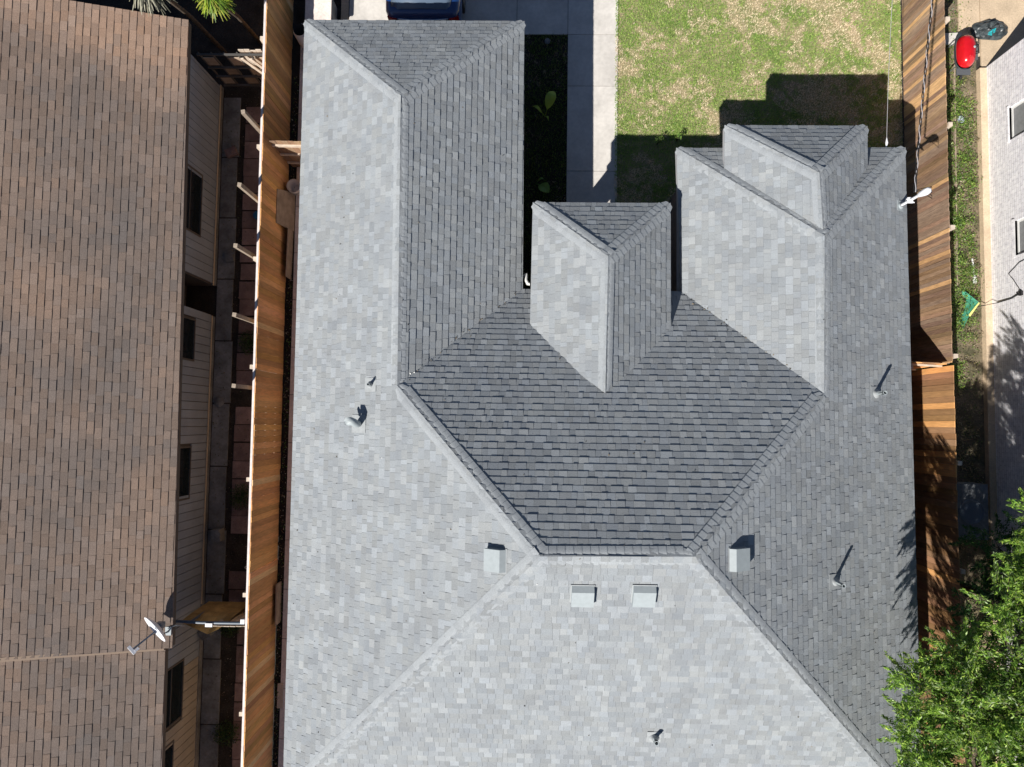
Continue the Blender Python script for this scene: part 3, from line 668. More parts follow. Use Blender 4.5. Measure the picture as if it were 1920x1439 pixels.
# ------------------------------------------------------------------ right neighbour
rn = thing('white_brick_house', 'neighbouring house with white painted brick wall along the right edge', 'house', (15, 0, 0))
RX = 11.56
rwins = [(6.98, 7.78, .95, 2.1, 'screen'), (4.14, 4.98, 1.05, 2.1, 'screen'), (-.55, .33, 1.25, 2.15, 'glass'), (-5.6, -4.2, .95, 2.1, 'glass')]
b = MB()
def wall_with_holes(b, x, ya, yb, za, zb_, holes, dep=.1):
    ysx = sorted({ya, yb, *[h[0] for h in holes], *[h[1] for h in holes]})
    for a_, c_ in zip(ysx[:-1], ysx[1:]):
        hh = [h for h in holes if h[0] <= a_ + 1e-6 and h[1] >= c_ - 1e-6]
        if not hh: b.face([(x, a_, za), (x, a_, zb_), (x, c_, zb_), (x, c_, za)])
        else:
            h = hh[0]; b.face([(x, a_, za), (x, a_, h[2]), (x, c_, h[2]), (x, c_, za)]); b.face([(x, a_, h[3]), (x, a_, zb_), (x, c_, zb_), (x, c_, h[3])])
            b.face([(x, a_, h[2]), (x+dep, a_, h[2]), (x+dep, c_, h[2]), (x, c_, h[2])]); b.face([(x, a_, h[3]), (x, c_, h[3]), (x+dep, c_, h[3]), (x+dep, a_, h[3])])
            b.face([(x, a_, h[2]), (x, a_, h[3]), (x+dep, a_, h[3]), (x+dep, a_, h[2])]); b.face([(x, c_, h[2]), (x+dep, c_, h[2]), (x+dep, c_, h[3]), (x, c_, h[3])])
wall_with_holes(b, RX, -14, 9.2, .0, 2.7, rwins)
b.face([(RX, 9.2, 0), (RX, 9.2, 2.7), (22, 9.2, 2.7), (22, 9.2, 0)]); b.face([(22, 9.2, 0), (22, 9.2, 2.7), (22, -14, 2.7), (22, -14, 0)]); b.face([(22, -14, 0), (22, -14, 2.7), (RX, -14, 2.7), (RX, -14, 0)])
b.build('wall', M['white_brick'], rn)
for (y0, y1, z0, z1, mm) in rwins:
    f = MB(); x = RX + .05; e = .05
    f.box((x, y0, z0), (x+.04, y1, z0+e)); f.box((x, y0, z1-e), (x+.04, y1, z1)); f.box((x, y0, z0+e), (x+.04, y0+e, z1-e)); f.box((x, y1-e, z0+e), (x+.04, y1, z1-e)); f.box((x, y0+e, (z0+z1)/2-.02), (x+.04, y1-e, (z0+z1)/2+.02))
    fo = f.build('window', M['trim_white'], rn); p = MB(); p.box((x+.015, y0+e, z0+e), (x+.025, y1-e, z1-e)); p.build('pane', M[mm], fo)
    s_ = MB(); s_.box((RX-.035, y0-.04, z0-.07), (RX+.05, y1+.04, z0)); s_.build('sill', M['white_brick'], fo)
b = MB(); b.box((RX-.17, -14, -.1), (RX-.002, 9.18, .16)); b.build('foundation', M['tan_patio'], rn)
rr1, rr2, rr3, rr4 = (12.35, 9.6, 2.86), (12.35, -14.4, 2.86), (16.8, -14.4, 4.6), (16.8, 9.6, 4.6)
b = MB(); e1 = (RX-.0+.0, 9.5, 2.74)
lo1, lo2 = (RX-.05, 9.5, 2.78), (RX-.05, -14.4, 2.78); hi1, hi2 = (16.8, 9.5, 5.0), (16.8, -14.4, 5.0); f1, f2 = (22.3, 9.5, 2.78), (22.3, -14.4, 2.78)
shingles(b, [T3(lo1, lo2, hi1), T3(lo2, hi2, hi1)], lo1, Y, X, .42, tone=grey_tone, seed=71, w=(.3, .6)); shingles(b, [T3(f1, hi1, f2), T3(hi1, hi2, f2)], f1, Y, mX, .42, tone=grey_tone, seed=72, w=(.5, .9))
b.build('roof', M['brown_shingle'], rn)
b = MB(); 
for t in (T3(lo1, hi1, lo2), T3(lo2, hi1, hi2), T3(f1, f2, hi1), T3(hi1, f2, hi2)): b.face([(p[0], p[1], p[2]-.03) for p in t])
b.build('roof_deck', M['deck'], rn)
b = MB(); b.face([(RX, 9.2, 2.7), (22, 9.2, 2.7), (16.8, 9.2, 4.9)]); b.build('gable', M['white_brick'], rn); b = MB(); b.face([(22, -14, 2.7), (RX, -14, 2.7), (16.8, -14, 4.9)]); b.build('gable', M['white_brick'], rn)
b = MB(); b.box((RX-.05, 3.15, 1.18), (RX-.002, 3.25, 1.27)); b.lathe((RX-.02, 3.2, 1.1), [(.03, 0), (.035, .12), (0, .13)], 10); b.build('wall_bracket', M['black'], rn)
wv = MB(); wv.tube([(RX-.03, 3.2, 1.2), (RX-.02, 3.14, .9), (RX-.03, 3.12, .4), (RX-.25, 3.08, .2), (11.05, 3.05, .1)], .012, 6)
wv.tube([(RX-.015, 3.2, 1.25), (RX-.015, 3.6, .95), (RX-.015, 3.75, .8), (RX-.015, 3.95, 1.2), (RX-.015, 4.0, 1.7), (RX-.015, 3.95, 2.3)], .007, 5)
tag(wv.build('hanging_cable', M['black']), 'thin dark cable looping on the white brick wall', 'cable')

# ------------------------------------------------------------------ side yard things
gr = thing('kettle_grill', 'shiny red barrel grill standing beside the right fence', 'grill', (10.74, 9.34, 0))
gx, gy, gz = 10.74, 9.34, .62
b = MB()
def ovoid(b, zc, rx, ry, h0, h1, up=True, seg=28, rings=7, flat=1.0):
    vs = []
    for i in range(rings+1):
        t = i/rings*math.pi/2; k_ = math.cos(t); zz = math.sin(t)
        for j in range(seg):
            a_ = 2*math.pi*j/seg; ca, sa = math.cos(a_), math.sin(a_)
            ex = .62  # superellipse, long and rounded
            X_ = rx*math.copysign(abs(ca)**.85, ca)*k_**.8; Y_ = ry*math.copysign(abs(sa)**ex, sa)*(k_**.45 if i < rings else .0)
            if i == rings: X_ = 0; Y_ = ry*.62*sa
            vs.append((gx+X_, gy+Y_, zc + (zz*h1 if up else -zz*h0)))
    fs = [(i*seg+j, i*seg+(j+1)%seg, (i+1)*seg+(j+1)%seg, (i+1)*seg+j) for i in range(rings) for j in range(seg)]
    if not up: fs = [f[::-1] for f in fs]
    b.idx(vs, fs, g(1), True)
ovoid(b, gz, .215, .40, .2, .24); lid = b.build('lid', M['red'], gr)
b = MB(); b.tube([(gx+.19, gy-.1, gz+.12), (gx+.25, gy-.1, gz+.14), (gx+.25, gy+.1, gz+.14), (gx+.19, gy+.1, gz+.12)], .016, 8); b.build('handle', M['black'], lid)
b = MB(); b.lathe((gx+.10, gy+.02, gz+.22), [(.03, 0), (.03, .02), (0, .022)], 12); b.build('thermometer', M['metal'], lid)
b = MB(); ovoid(b, gz-.01, .235, .43, .2, .2, up=False); b.build('bowl', M['grill_grey'], gr)
b = MB(); b.box((gx+.2, gy-.16, gz-.08), (gx+.34, gy+.14, gz-.04)); b.build('side_shelf', M['grill_grey'], gr)
b = MB(); b.obox(Matrix.Translation((gx-.02, gy-.47, gz-.06)), (.34, .16, .03)); b.build('end_shelf', M['grill_grey'], gr)
for sx in (-.15, .15):
    for sy in (-.3, .3):
        b = MB(); b.tube([(gx+sx, gy+sy, gz-.12), (gx+sx*1.4, gy+sy*1.15, .04)], .014, 6); b.build('leg', M['grill_grey'], gr)
for sx in (-.2, .2):
    b = MB(); b.lathe((gx+sx, gy-.36, .07), [(0, -.02), (.07, -.02), (.07, .02), (0, .02)], 14, axis=(1, 0, 0)); b.build('wheel', M['black'], gr)
# crumpled bag
def crumple(cx, cy, rx, ry, h, seed, n=26, rough=.5):
    b = MB(); vs = []; rings = 10
    for i in range(rings+1):
        t = i/rings
        for j in range(n):
            a_ = 2*math.pi*j/n; q = Vector((math.cos(a_)*t*2.2+seed, math.sin(a_)*t*2.2, seed*.7))
            ed = 1 + .18*noise.noise(Vector((math.cos(a_)*1.8, math.sin(a_)*1.8, seed))) * t
            zz = h*(1-t**2.5)*(.65+rough*noise.noise(q*1.8)+.25*noise.noise(q*4)) + .01
            vs.append((cx+rx*t*math.cos(a_)*ed, cy+ry*t*math.sin(a_)*ed, .05+max(zz, .002)))
    fs = [(i*n+j, (i+1)*n+j, (i+1)*n+(j+1)%n, i*n+(j+1)%n) for i in range(rings) for j in range(n)]
    b.idx(vs, fs); return b
bag = thing('rubbish_bag', 'crumpled black plastic bag lying above the red grill', 'bag', (11.55, 9.95, 0))
crumple(11.70, 10.22, .50, .27, .26, 3.3).build('film', M['bag'], bag)
crumple(11.68, 10.10, .15, .08, .30, 8.1, n=16).build('blue_cloth', M['cyan'], bag)
gs = thing('green_sheet', 'torn green and yellow plastic sheet folded among the weeds', 'sheet', (11.0, 3.1, 0))
b = MB(); b.face([(10.88, 3.48, .12), (11.14, 3.15, .30), (11.0, 3.2, .1), (10.86, 3.42, .05)]); b.face([(11.14, 3.15, .30), (10.95, 3.25, .1), (10.92, 3.0, .08), (11.0, 2.93, .22)])
b.face([(10.92, 3.0, .12), (11.0, 2.93, .22), (10.83, 2.5, .16), (10.80, 2.72, .04)]); b.build('sheet', M['green_cloth'], gs)
b = MB(); b.face([(11.14, 3.15, .305), (11.17, 3.12, .28), (10.98, 2.80, .2), (10.93, 2.84, .225)]); b.build('border', M['yellow_cloth'], gs)
ac = thing('conditioner_unit', 'grey air conditioner unit in dappled shade behind the right fence', 'air conditioner', (10.6, -2.0, 0))
b = MB(); b.box((10.15, -2.6, .05), (10.95, -1.3, .78)); b.build('cabinet', M['concrete_old'], ac)
b = MB(); b.lathe((10.55, -1.95, .785), [(.3, 0), (.3, .015), (.27, .015), (.27, 0), (.18, .012), (.16, .012), (.05, .02), (0, .02)], 22); b.build('fan_grille', M['dark_metal'], ac)
b = MB(); b.lathe((10.95, 7.88, .01), [(0, .01), (.05, .01), (.09, .05), (.095, .05), (.055, 0)], 18); tag(b.build('small_dish', mat('grey_blue', (.35, .4, .46), .4)), 'small blue-grey dish on the dirt between fence and white wall', 'dish')
b = MB(); b.obox(Matrix.Translation((10.75, 9.98, .06)) @ Matrix.Rotation(.05, 4, 'Z'), (.5, .3, .06)); tag(b.build('stone_slab', M['concrete']), 'pale stone slab under the top end of the red grill', 'slab')
b = MB(); b.obox(Matrix.Translation((11.18, 4.05, .05)) @ Matrix.Rotation(.1, 4, 'Z'), (.03, .5, .03)); b.obox(Matrix.Translation((11.2, 3.75, .06)), (.07, .16, .05)); tag(b.build('white_pipe', M['trim_white']), 'thin white pipe lying along the foot of the white wall', 'pipe')
b = MB(); b.lathe((.40, 9.92, .0), [(.07, .0), (.075, .05), (0, .055)], 16); tag(b.build('valve_cover', M['concrete_old']), 'pale round cover in the corner of the shaded grass strip', 'cover')
b = MB()
for x0, y0, y1 in ((9.86, 9.9, 3.6),): b.bar((x0+.95, y0, .05), (x0+.9, y1, .05), .02, .07)
tag(b.build('edging_board', M['plywood']), 'thin wooden edging strip in the dirt beyond the right fence', 'edging')

# ------------------------------------------------------------------ car
car = thing('parked_car', 'dark blue car parked on the driveway, its tail beyond the left wing', 'car', (-2.72, 12.2, .03))
cx0 = -2.72
def loft(b, st, col=g(1), close=True):
    n = len(st[0]); vs = [p for s_ in st for p in s_]
    fs = [(i*n+j, i*n+(j+1)%n, (i+1)*n+(j+1)%n, (i+1)*n+j) for i in range(len(st)-1) for j in range(n)]
    b.idx(vs, fs, col, True)
    if close: b.face(st[0][::-1], col); b.face(st[-1], col)
def sec(y, hw, z0, z1, rnd=.14, crown=.03):
    pts = [(-hw+.06, z0), (-hw, z0+.12), (-hw, z1-rnd), (-hw+rnd*.35, z1-rnd*.3), (-hw+rnd, z1), (-hw*.5, z1+crown*.7), (0, z1+crown)]
    pts = pts + [(-x, z) for x, z in pts[:-1][::-1]]
    return [(cx0+x, y, z) for x, z in pts]
b = MB()
sts = [sec(9.98, .60, .45, .78), sec(10.0, .74, .33, .93), sec(10.06, .86, .27, 1.02), sec(10.2, .93, .24, 1.04), sec(10.7, .95, .22, 1.03), sec(12.2, .96, .22, 1.0), sec(13.6, .95, .22, .98), sec(14.3, .91, .26, .86), sec(14.55, .78, .32, .74), sec(14.62, .5, .4, .62)]
loft(b, sts); body = b.build('body', M['carpaint'], car)
b = MB()
def csec(y, hw, z0, z1): 
    return [(cx0+x, y, z) for x, z in [(-hw, z0), (-hw+.12, z1-.06), (-hw+.22, z1), (0, z1+.03), (hw-.22, z1), (hw-.12, z1-.06), (hw, z0)]]
loft(b, [csec(10.16, .80, .98, 1.06), csec(10.75, .82, .98, 1.46), csec(12.6, .82, .98, 1.47), csec(13.4, .84, .95, 1.02)]); cabn = b.build('cabin', mat('car_glass', (.10, .14, .20), .12, spec=.7, use_attr=False), car)
b = MB(); b.idx([(cx0-.58, 11.15, 1.475), (cx0+.58, 11.15, 1.475), (cx0+.58, 12.5, 1.485), (cx0-.58, 12.5, 1.485), (cx0, 11.15, 1.505), (cx0, 12.5, 1.515)], [(0,4,5,3), (4,1,2,5)]); b.build('roof_panel', M['carpaint'], car)
b = MB(); b.tube([(cx0-.62, 10.0, .90), (cx0-.3, 9.965, .91), (cx0+.3, 9.965, .91), (cx0+.62, 10.0, .90)], .022, 8); b.build('trim_bar', M['chrome'], car)
for sx in (-1, 1):
    b = MB(); b.obox(Matrix.Translation((cx0+sx*.76, 10.05, .84)) @ Matrix.Rotation(sx*.45, 4, 'Z'), (.24, .1, .16)); b.build('tail_light', M['carlamp'], car)
    b = MB(); b.obox(Matrix.Translation((cx0+sx*.72, 14.42, .68)) @ Matrix.Rotation(-sx*.4, 4, 'Z'), (.3, .12, .12)); b.build('headlight', M['chrome'], car)
    b = MB(); b.obox(Matrix.Translation((cx0+sx*1.03, 13.05, 1.03)), (.18, .1, .12)); b.build('mirror', M['carpaint'], car)
    for wy in (10.85, 13.7):
        b = MB(); b.lathe((cx0+sx*.86, wy, .35), [(.20, -.11), (.32, -.11), (.33, -.08), (.33, .08), (.32, .11), (.20, .11)], 24, axis=(1, 0, 0)); wo = b.build('wheel', M['black'], car)
        b = MB(); b.lathe((cx0+sx*.86, wy, .35), [(0, -.09), (.2, -.1), (.2, .1), (0, .09)], 20, axis=(1, 0, 0)); b.build('rim', M['metal'], wo)

# ------------------------------------------------------------------ vegetation
def leaf_cloud(name, P, size, cols, m, parent=None, ar=.34, droop=0.0, kind=None, up=.0, sizej=.35, dirs=None):
    """P: (n,3) leaf positions; one rhombus per leaf"""
    n = len(P); d = rng.normal(size=(n, 3)) if dirs is None else dirs.copy(); d[:, 2] -= droop; d /= np.linalg.norm(d, axis=1)[:, None]
    q = rng.normal(size=(n, 3)); q[:, 2] += up; s = np.cross(d, q); s /= np.linalg.norm(s, axis=1)[:, None]
    L = size*(1+rng.uniform(-sizej, sizej, n))[:, None]; W = L*ar
    V = np.stack([P - d*L*.5, P + s*W*.5, P + d*L*.5, P - s*W*.5], axis=1).reshape(-1, 3)
    off = np.array(parent.location if parent else (0, 0, 0)); V = V - off
    me = bpy.data.meshes.new(name); me.vertices.add(4*n); me.vertices.foreach_set('co', V.ravel())
    me.loops.add(4*n); me.loops.foreach_set('vertex_index', np.arange(4*n)); me.polygons.add(n)
    me.polygons.foreach_set('loop_start', np.arange(0, 4*n, 4)); me.update(calc_edges=True)
    at = me.attributes.new('Col', 'FLOAT_COLOR', 'FACE'); c = np.ones((n, 4), dtype=np.float32); c[:, :3] = cols; at.data.foreach_set('color', c.ravel())
    me.materials.append(m); o = bpy.data.objects.new(name, me); COL.objects.link(o)
    if parent: o.parent = parent
    if kind: o['kind'] = kind
    return o
def mixcol(n, pal, w=None, j=.2):
    pal = np.array(pal); i = rng.choice(len(pal), n, p=w); return pal[i]*(1+rng.uniform(-j, j, n))[:, None]
def tree(name, label, base, clusters, dens, size, pal, wts, trunk_r=.16, group=None):
    root = thing(name, label, 'tree', base, group); base = Vector(base); b = MB()
    top = Vector((base.x-.1, base.y+.1, 2.2)); b.tube([base, base.lerp(top, .5)+Vector((.05, .03, 0)), top], [trunk_r*1.2, trunk_r, trunk_r*.8], 10)
    PP = []; CC = []; DD = []
    for (x, y, z_, r, d_) in clusters:
        c = Vector((x, y, z_)); mid = top.lerp(c, .5) + Vector((random.uniform(-.2, .2), random.uniform(-.2, .2), .2))
        b.tube([top, mid, c], [trunk_r*.45, trunk_r*.25, .012], 6)
        nsub = int(75*r*d_*dens/100)
        for k_ in range(nsub):
            v = rng.normal(size=3); v /= np.linalg.norm(v); u = v.copy(); v *= r*rng.uniform(.15, 1.0)**.55; v[2] *= .6
            st = np.array(c)+v; dr_ = u*.9 + rng.normal(size=3)*.55; dr_[2] = dr_[2]*.5+.12; dr_ /= np.linalg.norm(dr_); ln = rng.uniform(.22, .55)
            if k_ % 3 == 0: b.tube([c, Vector(st), Vector(st+dr_*ln*.8)], [.009, .005, .002], 4)
            nn = int(95*ln/.4); t = rng.uniform(0, 1, nn)[:, None]
            pp = st + dr_*ln*t + rng.normal(size=(nn, 3))*(.055*(1.15-t)); pp[:, 2] -= .05*t[:, 0]**2
            PP.append(pp); DD.append(dr_[None, :]*1.1 + rng.normal(size=(nn, 3))*.75); k = rng.uniform(.7, 1.25); CC.append(mixcol(nn, pal, wts, .25)*k)
    b.build('trunk', M['bark'], root); P = np.concatenate(PP); C = np.concatenate(CC)
    leaf_cloud('crown', P, size, C, M['leaf'], root, ar=.24, up=1.2, dirs=np.concatenate(DD)); print(name, len(P)); return root
greens = [(.20, .35, .055), (.29, .46, .07), (.10, .20, .035), (.44, .57, .11), (.30, .38, .18)]
cl = [(6.85,-4.4,5.4,.38,1), (6.8,-5.2,5.5,.42,1), (6.85,-6.0,5.4,.45,1), (7.55,-3.9,5.3,.42,1), (7.5,-4.6,5.6,.72,1), (7.5,-5.6,5.7,.75,1), (7.5,-6.6,5.6,.8,1), (8.35,-3.9,5.5,.7,1), (8.5,-4.9,5.9,.9,1),
    (8.5,-6.1,6.0,.95,1), (9.4,-4.2,5.7,.9,1), (9.6,-5.5,6.2,1.0,1), (9.5,-6.9,6.1,1.0,.9), (8.35,-2.95,5.3,.38,.8), (8.95,-2.5,5.2,.45,.8), (9.2,-1.7,5.3,.55,1), (10.2,-1.7,5.3,.7,.9), (9.5,-3.1,5.4,.7,1), (10.4,-2.6,5.2,.8,1), (10.6,-4.2,5.8,1.0,1), (10.7,-6.0,5.9,1.0,.9), (8.3,-8.0,5.6,1.0,.8), (7.2,-7.6,5.3,.6,.8), (10.2,-8.2,5.6,1.1,.7)]
tree('leafy_tree', 'bright green tree with narrow leaves overhanging the lower right roof corner', (10.4, -5.9, 0), cl, 145, .085, greens, [.3, .27, .2, .1, .13], trunk_r=.17)
cl2 = [(10.4,-3.0,2.9,.8,1), (9.6,-3.7,2.9,.75,1), (11.0,-4.2,3.0,.8,1), (10.0,-2.5,2.6,.6,.8), (10.7,-2.0,2.9,.55,.9), (11.2,-3.0,3.0,.7,.8), (9.2,-4.6,3.2,.8,1), (8.9,-5.6,3.3,.8,1), (10.1,-5.2,3.2,.9,1)]
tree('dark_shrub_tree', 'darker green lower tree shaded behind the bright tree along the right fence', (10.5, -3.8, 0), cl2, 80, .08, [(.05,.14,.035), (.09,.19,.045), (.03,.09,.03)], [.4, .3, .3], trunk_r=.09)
# palms at the top left
def frond_plant(name, label, c, n, L, pal, m, lean, cat='palm', trunk=True, wd=.035, rise=.25, dirs=None):
    root = thing(name, label, cat, (c[0], c[1], 0)); b = MB()
    for i in range(n):
        a_ = random.uniform(*(dirs or (0, 2*math.pi))); l = L*random.uniform(.6, 1.1); el = random.uniform(-.2, .9); col = jit(random.choice(pal), .25)
        pts = []; p = Vector(c) + Vector((random.uniform(-.05, .05), random.uniform(-.05, .05), random.uniform(-.15, .15)))
        d = Vector((math.cos(a_)*math.cos(el), math.sin(a_)*math.cos(el), math.sin(el))); side = Vector((-math.sin(a_), math.cos(a_), 0))
        N = 5
        for k_ in range(N+1):
            ww = wd*math.sin(math.pi*(.12+.88*(1-k_/N)))*.9 + .002; pts.append((p - side*ww/2, p + side*ww/2)); p = p + d*(l/N); d = (d - Vector((0, 0, .28))).normalized()
        for k_ in range(N): b.face([pts[k_][0], pts[k_][1], pts[k_+1][1], pts[k_+1][0]], col)
    b.build('crown', m, root)
    if trunk:
        b = MB(); b.tube([(c[0]-.1, c[1]+.62, 0), (c[0]-.08, c[1]+.45, c[2]*.5), (c[0], c[1], c[2])], [.06, .05, .05], 8); b.build('trunk', M['bark'], root)
frond_plant('palm_tree', 'yellow-green palm with pointed fronds at the top edge of the left alley', (-7.02, 9.25, 3.0), 560, .45, [(.32,.42,.04), (.20,.33,.04), (.42,.42,.08), (.10,.18,.03)], M['leaf'], .3, wd=.022)
frond_plant('dead_palm', 'dry grey palm fronds drooping over the top corner of the brown roof', (-7.95, 8.98, 3.95), 170, .62, [(.20,.19,.13), (.30,.29,.22), (.08,.08,.06)], M['dryleaf'], .3, wd=.03, dirs=(-2.3, 0.3))
# broad leaf plants in the shaded grass strip
def broad(name, label, x, y, spec, col, z0=.05, cat='plant'):
    root = thing(name, label, cat, (x, y, 0)); 
    for (a_, l, wd) in spec:
        d = Vector((math.cos(a_), math.sin(a_), 0)); s_ = Vector((-d.y, d.x, 0)); b = MB()
        prev = None
        for k_ in range(9):
            t = k_/8; ww = wd*math.sin(math.pi*min(1, t*.97+.015))**.7/2; p = Vector((x, y, z0)) + d*(l*(.25+.75*t)) + Vector((0, 0, .22*math.sin(t*2.4)))
            cur = (p - s_*ww + Vector((0, 0, ww*.25)), p, p + s_*ww + Vector((0, 0, ww*.25)))
            if prev: b.face([prev[0], prev[1], cur[1], cur[0]], col); b.face([prev[1], prev[2], cur[2], cur[1]], col)
            prev = cur
        b.tube([(x, y, 0), (x + d.x*l*.15, y + d.y*l*.15, z0*.8), (x + d.x*l*.27, y+d.y*l*.27, z0+.05)], .008, 5, col)
        b.build('leaf', M['leaf'], root)
broad('broadleaf_plant', 'plant with one upright broad yellow-green leaf in the shaded grass strip', .36, 7.93, ((1.2, .58, .27), (2.7, .34, .08), (-1.2, .25, .05)), (.42, .55, .09), z0=.12)
broad('broadleaf_plant', 'low plant with a blunt green leaf beside the left wing eave near the portico', .14, 6.16, ((-.75, .46, .27), (.2, .2, .05)), (.26, .44, .12), z0=.12)
# vine and weeds near portico shadow: short stems reaching into the sun
def bush(name, label, x, y, z_, r, n, size, pal, cat='shrub', flat=.7, m='leaf'):
    root = thing(name, label, cat, (x, y, 0)); v = rng.normal(size=(n, 3)); v /= np.linalg.norm(v, axis=1)[:, None]; v *= (rng.uniform(0, 1, n)**.45)[:, None]*r; v[:, 2] = np.abs(v[:, 2])*flat
    leaf_cloud('foliage', v + np.array([x, y, z_]), size, mixcol(n, pal, None, .3), M[m], root, ar=.4, up=1)
    b = MB()
    for k_ in range(5): a_ = k_*1.3; b.tube([(x, y, 0), (x+math.cos(a_)*r*.5, y+math.sin(a_)*r*.5, z_+r*flat*.6)], [.012, .004], 4)
    b.build('stem', M['bark'], root)
dk = [(.03, .07, .02), (.05, .10, .03), (.02, .05, .02)]; lt = [(.14, .26, .05), (.20, .32, .06), (.09, .17, .04)]
for i, (x, y, r, l) in enumerate(((-7.08, 1.55+.4, .34, 'round dark shrub on the pavers beside the fourth tall post'), (-7.15, -1.95, .36, 'dark shrub on the pavers left of the fence mid-alley'), (-7.35, -7.75, .34, 'green shrub on the alley slab in the lower left'),
        (-7.35, -5.15, .3, 'leafy weed clump beneath the patched gate'), (-6.75, -5.6, .25, 'narrow green weed clump against the foot of the fence below the patched gate'))):
    bush('alley_shrub', l, x, y, .08, r, 900, .05, dk)
bush('young_vine', 'thin sunlit sprig rising out of the shadow left of the right wing', 3.25, 7.2, .3, .12, 60, .06, lt, cat='plant')
bush('young_vine', 'small sunlit sprig nearer the right wing at the edge of the shadow', 3.75, 7.3, .3, .1, 40, .06, lt, cat='plant')
for (x, y, r, n, l) in ((9.95, 3.9, .3, 900, 'bright leafy weeds against the right fence below the roof mast'), (9.98, 4.9, .26, 700, 'leafy weed clump against the right fence beside the roof mast'),
                        (10.0, 2.9, .28, 800, 'weeds by the right fence beside the green sheet'), (10.8, 5.2, .2, 350, 'low weed tuft near the foot of the white wall')):
    bush('weed_clump', l, x, y, .04, r, n, .06, lt, cat='weeds')
# leaf litter
def scatter(name, label, x0, y0, x1, y1, n, size, pal, z_=.02, cat='ground cover', ar=.5, m='leaf', hj=.05):
    P = np.stack([rng.uniform(x0, x1, n), rng.uniform(y0, y1, n), z_+rng.uniform(0, hj, n)], axis=1)
    o = leaf_cloud(name, P, size, mixcol(n, pal, None, .35), M[m], None, ar=ar, up=3); tag(o, label, cat, kind='stuff'); return o
scatter('dry_leaves', 'scattered leaves in the dark gap at the foot of the orange fence', -6.2, -9, -6.07, 9, 900, .05, [(.10,.20,.04), (.22,.17,.10), (.35,.33,.28), (.05,.10,.03)])
scatter('low_weeds', 'patchy low weeds over the dirt between right fence and white wall', 9.7, -8, 11.3, 12, 9000, .045, [(.15,.24,.05), (.30,.26,.12), (.10,.16,.04), (.34,.29,.18)])
scatter('alley_litter', 'dead leaves over the shaded alley pavers', -8.0, -9, -6.35, 8.5, 1500, .04, [(.12,.10,.07), (.06,.09,.04), (.2,.17,.13)], z_=.035, hj=.02)
def patchy(name, label, x0, y0, x1, y1, nc, per, size, pal, hmax):
    C = []
    while len(C) < nc:
        x, y = rng.uniform(x0, x1), rng.uniform(y0, y1)
        if noise.noise(Vector((x*1.3, y*.9, 2.2))) + .25*(1 - abs(x-10.0)) > rng.uniform(-.25, .35): C.append((x, y))
    C = np.repeat(np.array(C), per, axis=0); n = len(C); P = np.zeros((n, 3)); P[:, :2] = C + rng.normal(size=(n, 2))*.075
    P[:, 2] = .02 + np.abs(rng.normal(size=n))*hmax*.45
    P[:, 0] = np.clip(P[:, 0], 9.64, 11.36)
    o = leaf_cloud(name, P, size, mixcol(n, pal, None, .35), M['leaf'], None, ar=.3, up=1.5); tag(o, label, 'ground cover', kind='stuff')
patchy('weeds', 'leafy weeds growing along the strip between right fence and white wall', 9.7, 1.0, 11.25, 8.6, 560, 34, .06, lt + [(.28,.38,.08)], .22)
patchy('weeds', 'grassy tufts along the top of the strip by the red grill', 9.8, 8.4, 11.0, 12, 120, 30, .055, lt + [(.34,.36,.12)], .12)
patchy('dry_weeds', 'dry straw coloured weeds on the dirt beside the white wall', 9.8, -3, 11.3, 8.6, 160, 26, .06, [(.42,.34,.20), (.34,.28,.17), (.5,.44,.3)], .12)
# bits of dirt and leaf on the roof
def roof_bits(n):
    P = []
    while len(P) < n:
        x, y = rng.uniform(-4.9, 8.1), rng.uniform(-6.5, 8.6)
        if x > -.2 and x < 3.2 and y > 2.8: continue
        if x > 3 and y > 3: continue
        k = 1
        P.append((x, y, roof_z(x, y)+.02))
    for (x0, y0, x1, y1) in ((-.2, 2.85, -2.4, .8), (3.3, 2.8, 5.6, .75)):
        for t in rng.uniform(0, 1, 40): x, y = x0+(x1-x0)*t+rng.normal()*.04, y0+(y1-y0)*t+rng.normal()*.04; P.append((x, y, roof_z(x, y)+.022))
    return np.array(P)
P = roof_bits(130); o = leaf_cloud('roof_litter', P, .035, mixcol(len(P), [(.10,.09,.07), (.05,.05,.05), (.20,.16,.11), (.75,.75,.72)], [.35,.3,.25,.1], .2), M['dryleaf'], None, ar=.6, up=6)
tag(o, 'tiny leaf bits and specks scattered on the grey roof', 'leaf litter', kind='stuff')
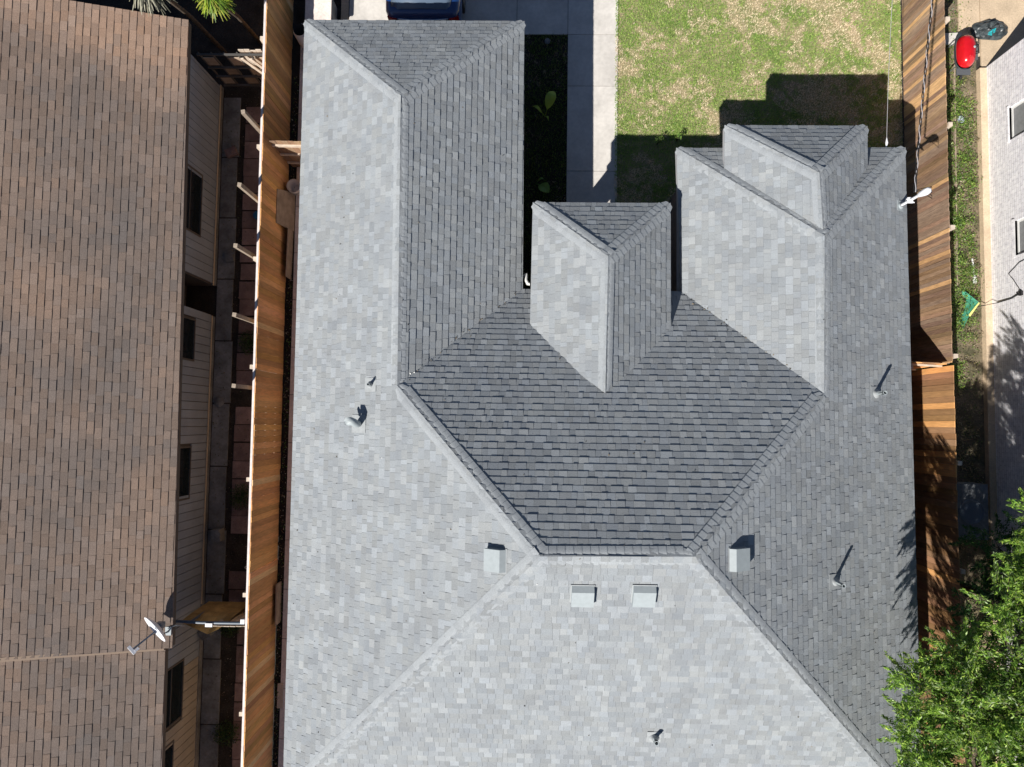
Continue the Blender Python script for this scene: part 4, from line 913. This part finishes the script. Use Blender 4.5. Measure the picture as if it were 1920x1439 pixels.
# grass
def grass(name, label, rects, dens, zb=.004, hs=1.0, shade=1.0):
    Ps = []
    for (x0, y0, x1, y1) in rects:
        n = int((x1-x0)*(y1-y0)*dens); Ps.append(np.stack([rng.uniform(x0, x1, n), rng.uniform(y0, y1, n)], axis=1))
    P = np.concatenate(Ps); n = len(P)
    f = np.array([noise.noise(Vector((p[0]*.9, p[1]*.9, 4.1))) + .6*noise.noise(Vector((p[0]*2.6, p[1]*2.6, 1.7))) + .75*noise.noise(Vector((p[0]*7, p[1]*7, 9.7))) for p in P])
    f = f*1.3 + rng.normal(size=n)*.2 + .20*((P[:, 0]-5.4)/4.) + .11*((P[:, 1]-9.3)/2.)
    isst = f > .10
    keep = ~(isst & (rng.random(n) < .25)); P = P[keep]; f = f[keep]; isst = isst[keep]; n = len(P)
    gcol = mixcol(n, [(.24,.39,.075), (.31,.46,.09), (.14,.28,.05), (.42,.52,.15)], None, .2); scol = mixcol(n, [(.74,.62,.42), (.60,.50,.33), (.86,.75,.55)], None, .2)
    col = np.where(isst[:, None], scol, gcol)
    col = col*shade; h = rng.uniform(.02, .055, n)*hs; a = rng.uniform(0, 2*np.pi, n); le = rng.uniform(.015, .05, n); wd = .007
    z0 = np.full(n, zb); A = np.stack([P[:, 0]-np.sin(a)*wd, P[:, 1]+np.cos(a)*wd, z0], 1); B = np.stack([P[:, 0]+np.sin(a)*wd, P[:, 1]-np.cos(a)*wd, z0], 1)
    T = np.stack([P[:, 0]+np.cos(a)*le, P[:, 1]+np.sin(a)*le, z0+h], 1); V = np.stack([A, B, T], 1).reshape(-1, 3)
    me = bpy.data.meshes.new(name); me.vertices.add(3*n); me.vertices.foreach_set('co', V.ravel()); me.loops.add(3*n); me.loops.foreach_set('vertex_index', np.arange(3*n)); me.polygons.add(n)
    me.polygons.foreach_set('loop_start', np.arange(0, 3*n, 3)); me.update(calc_edges=True); at = me.attributes.new('Col', 'FLOAT_COLOR', 'FACE'); c = np.ones((n, 4), dtype=np.float32); c[:, :3] = col; at.data.foreach_set('color', c.ravel())
    me.materials.append(M['grassblade']); o = bpy.data.objects.new(name, me); COL.objects.link(o); tag(o, label, 'grass', kind='stuff'); return o
grass('grass', 'patchy green and straw coloured lawn between driveway and right fence', [(2.22, 5.5, 9.49, 13)], 2600)
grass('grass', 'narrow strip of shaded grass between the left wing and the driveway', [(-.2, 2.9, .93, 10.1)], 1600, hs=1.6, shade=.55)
grass('grass', 'ragged grass edge creeping over the right side of the driveway', [(2.165, 5.5, 2.235, 13)], 2600, zb=.028)
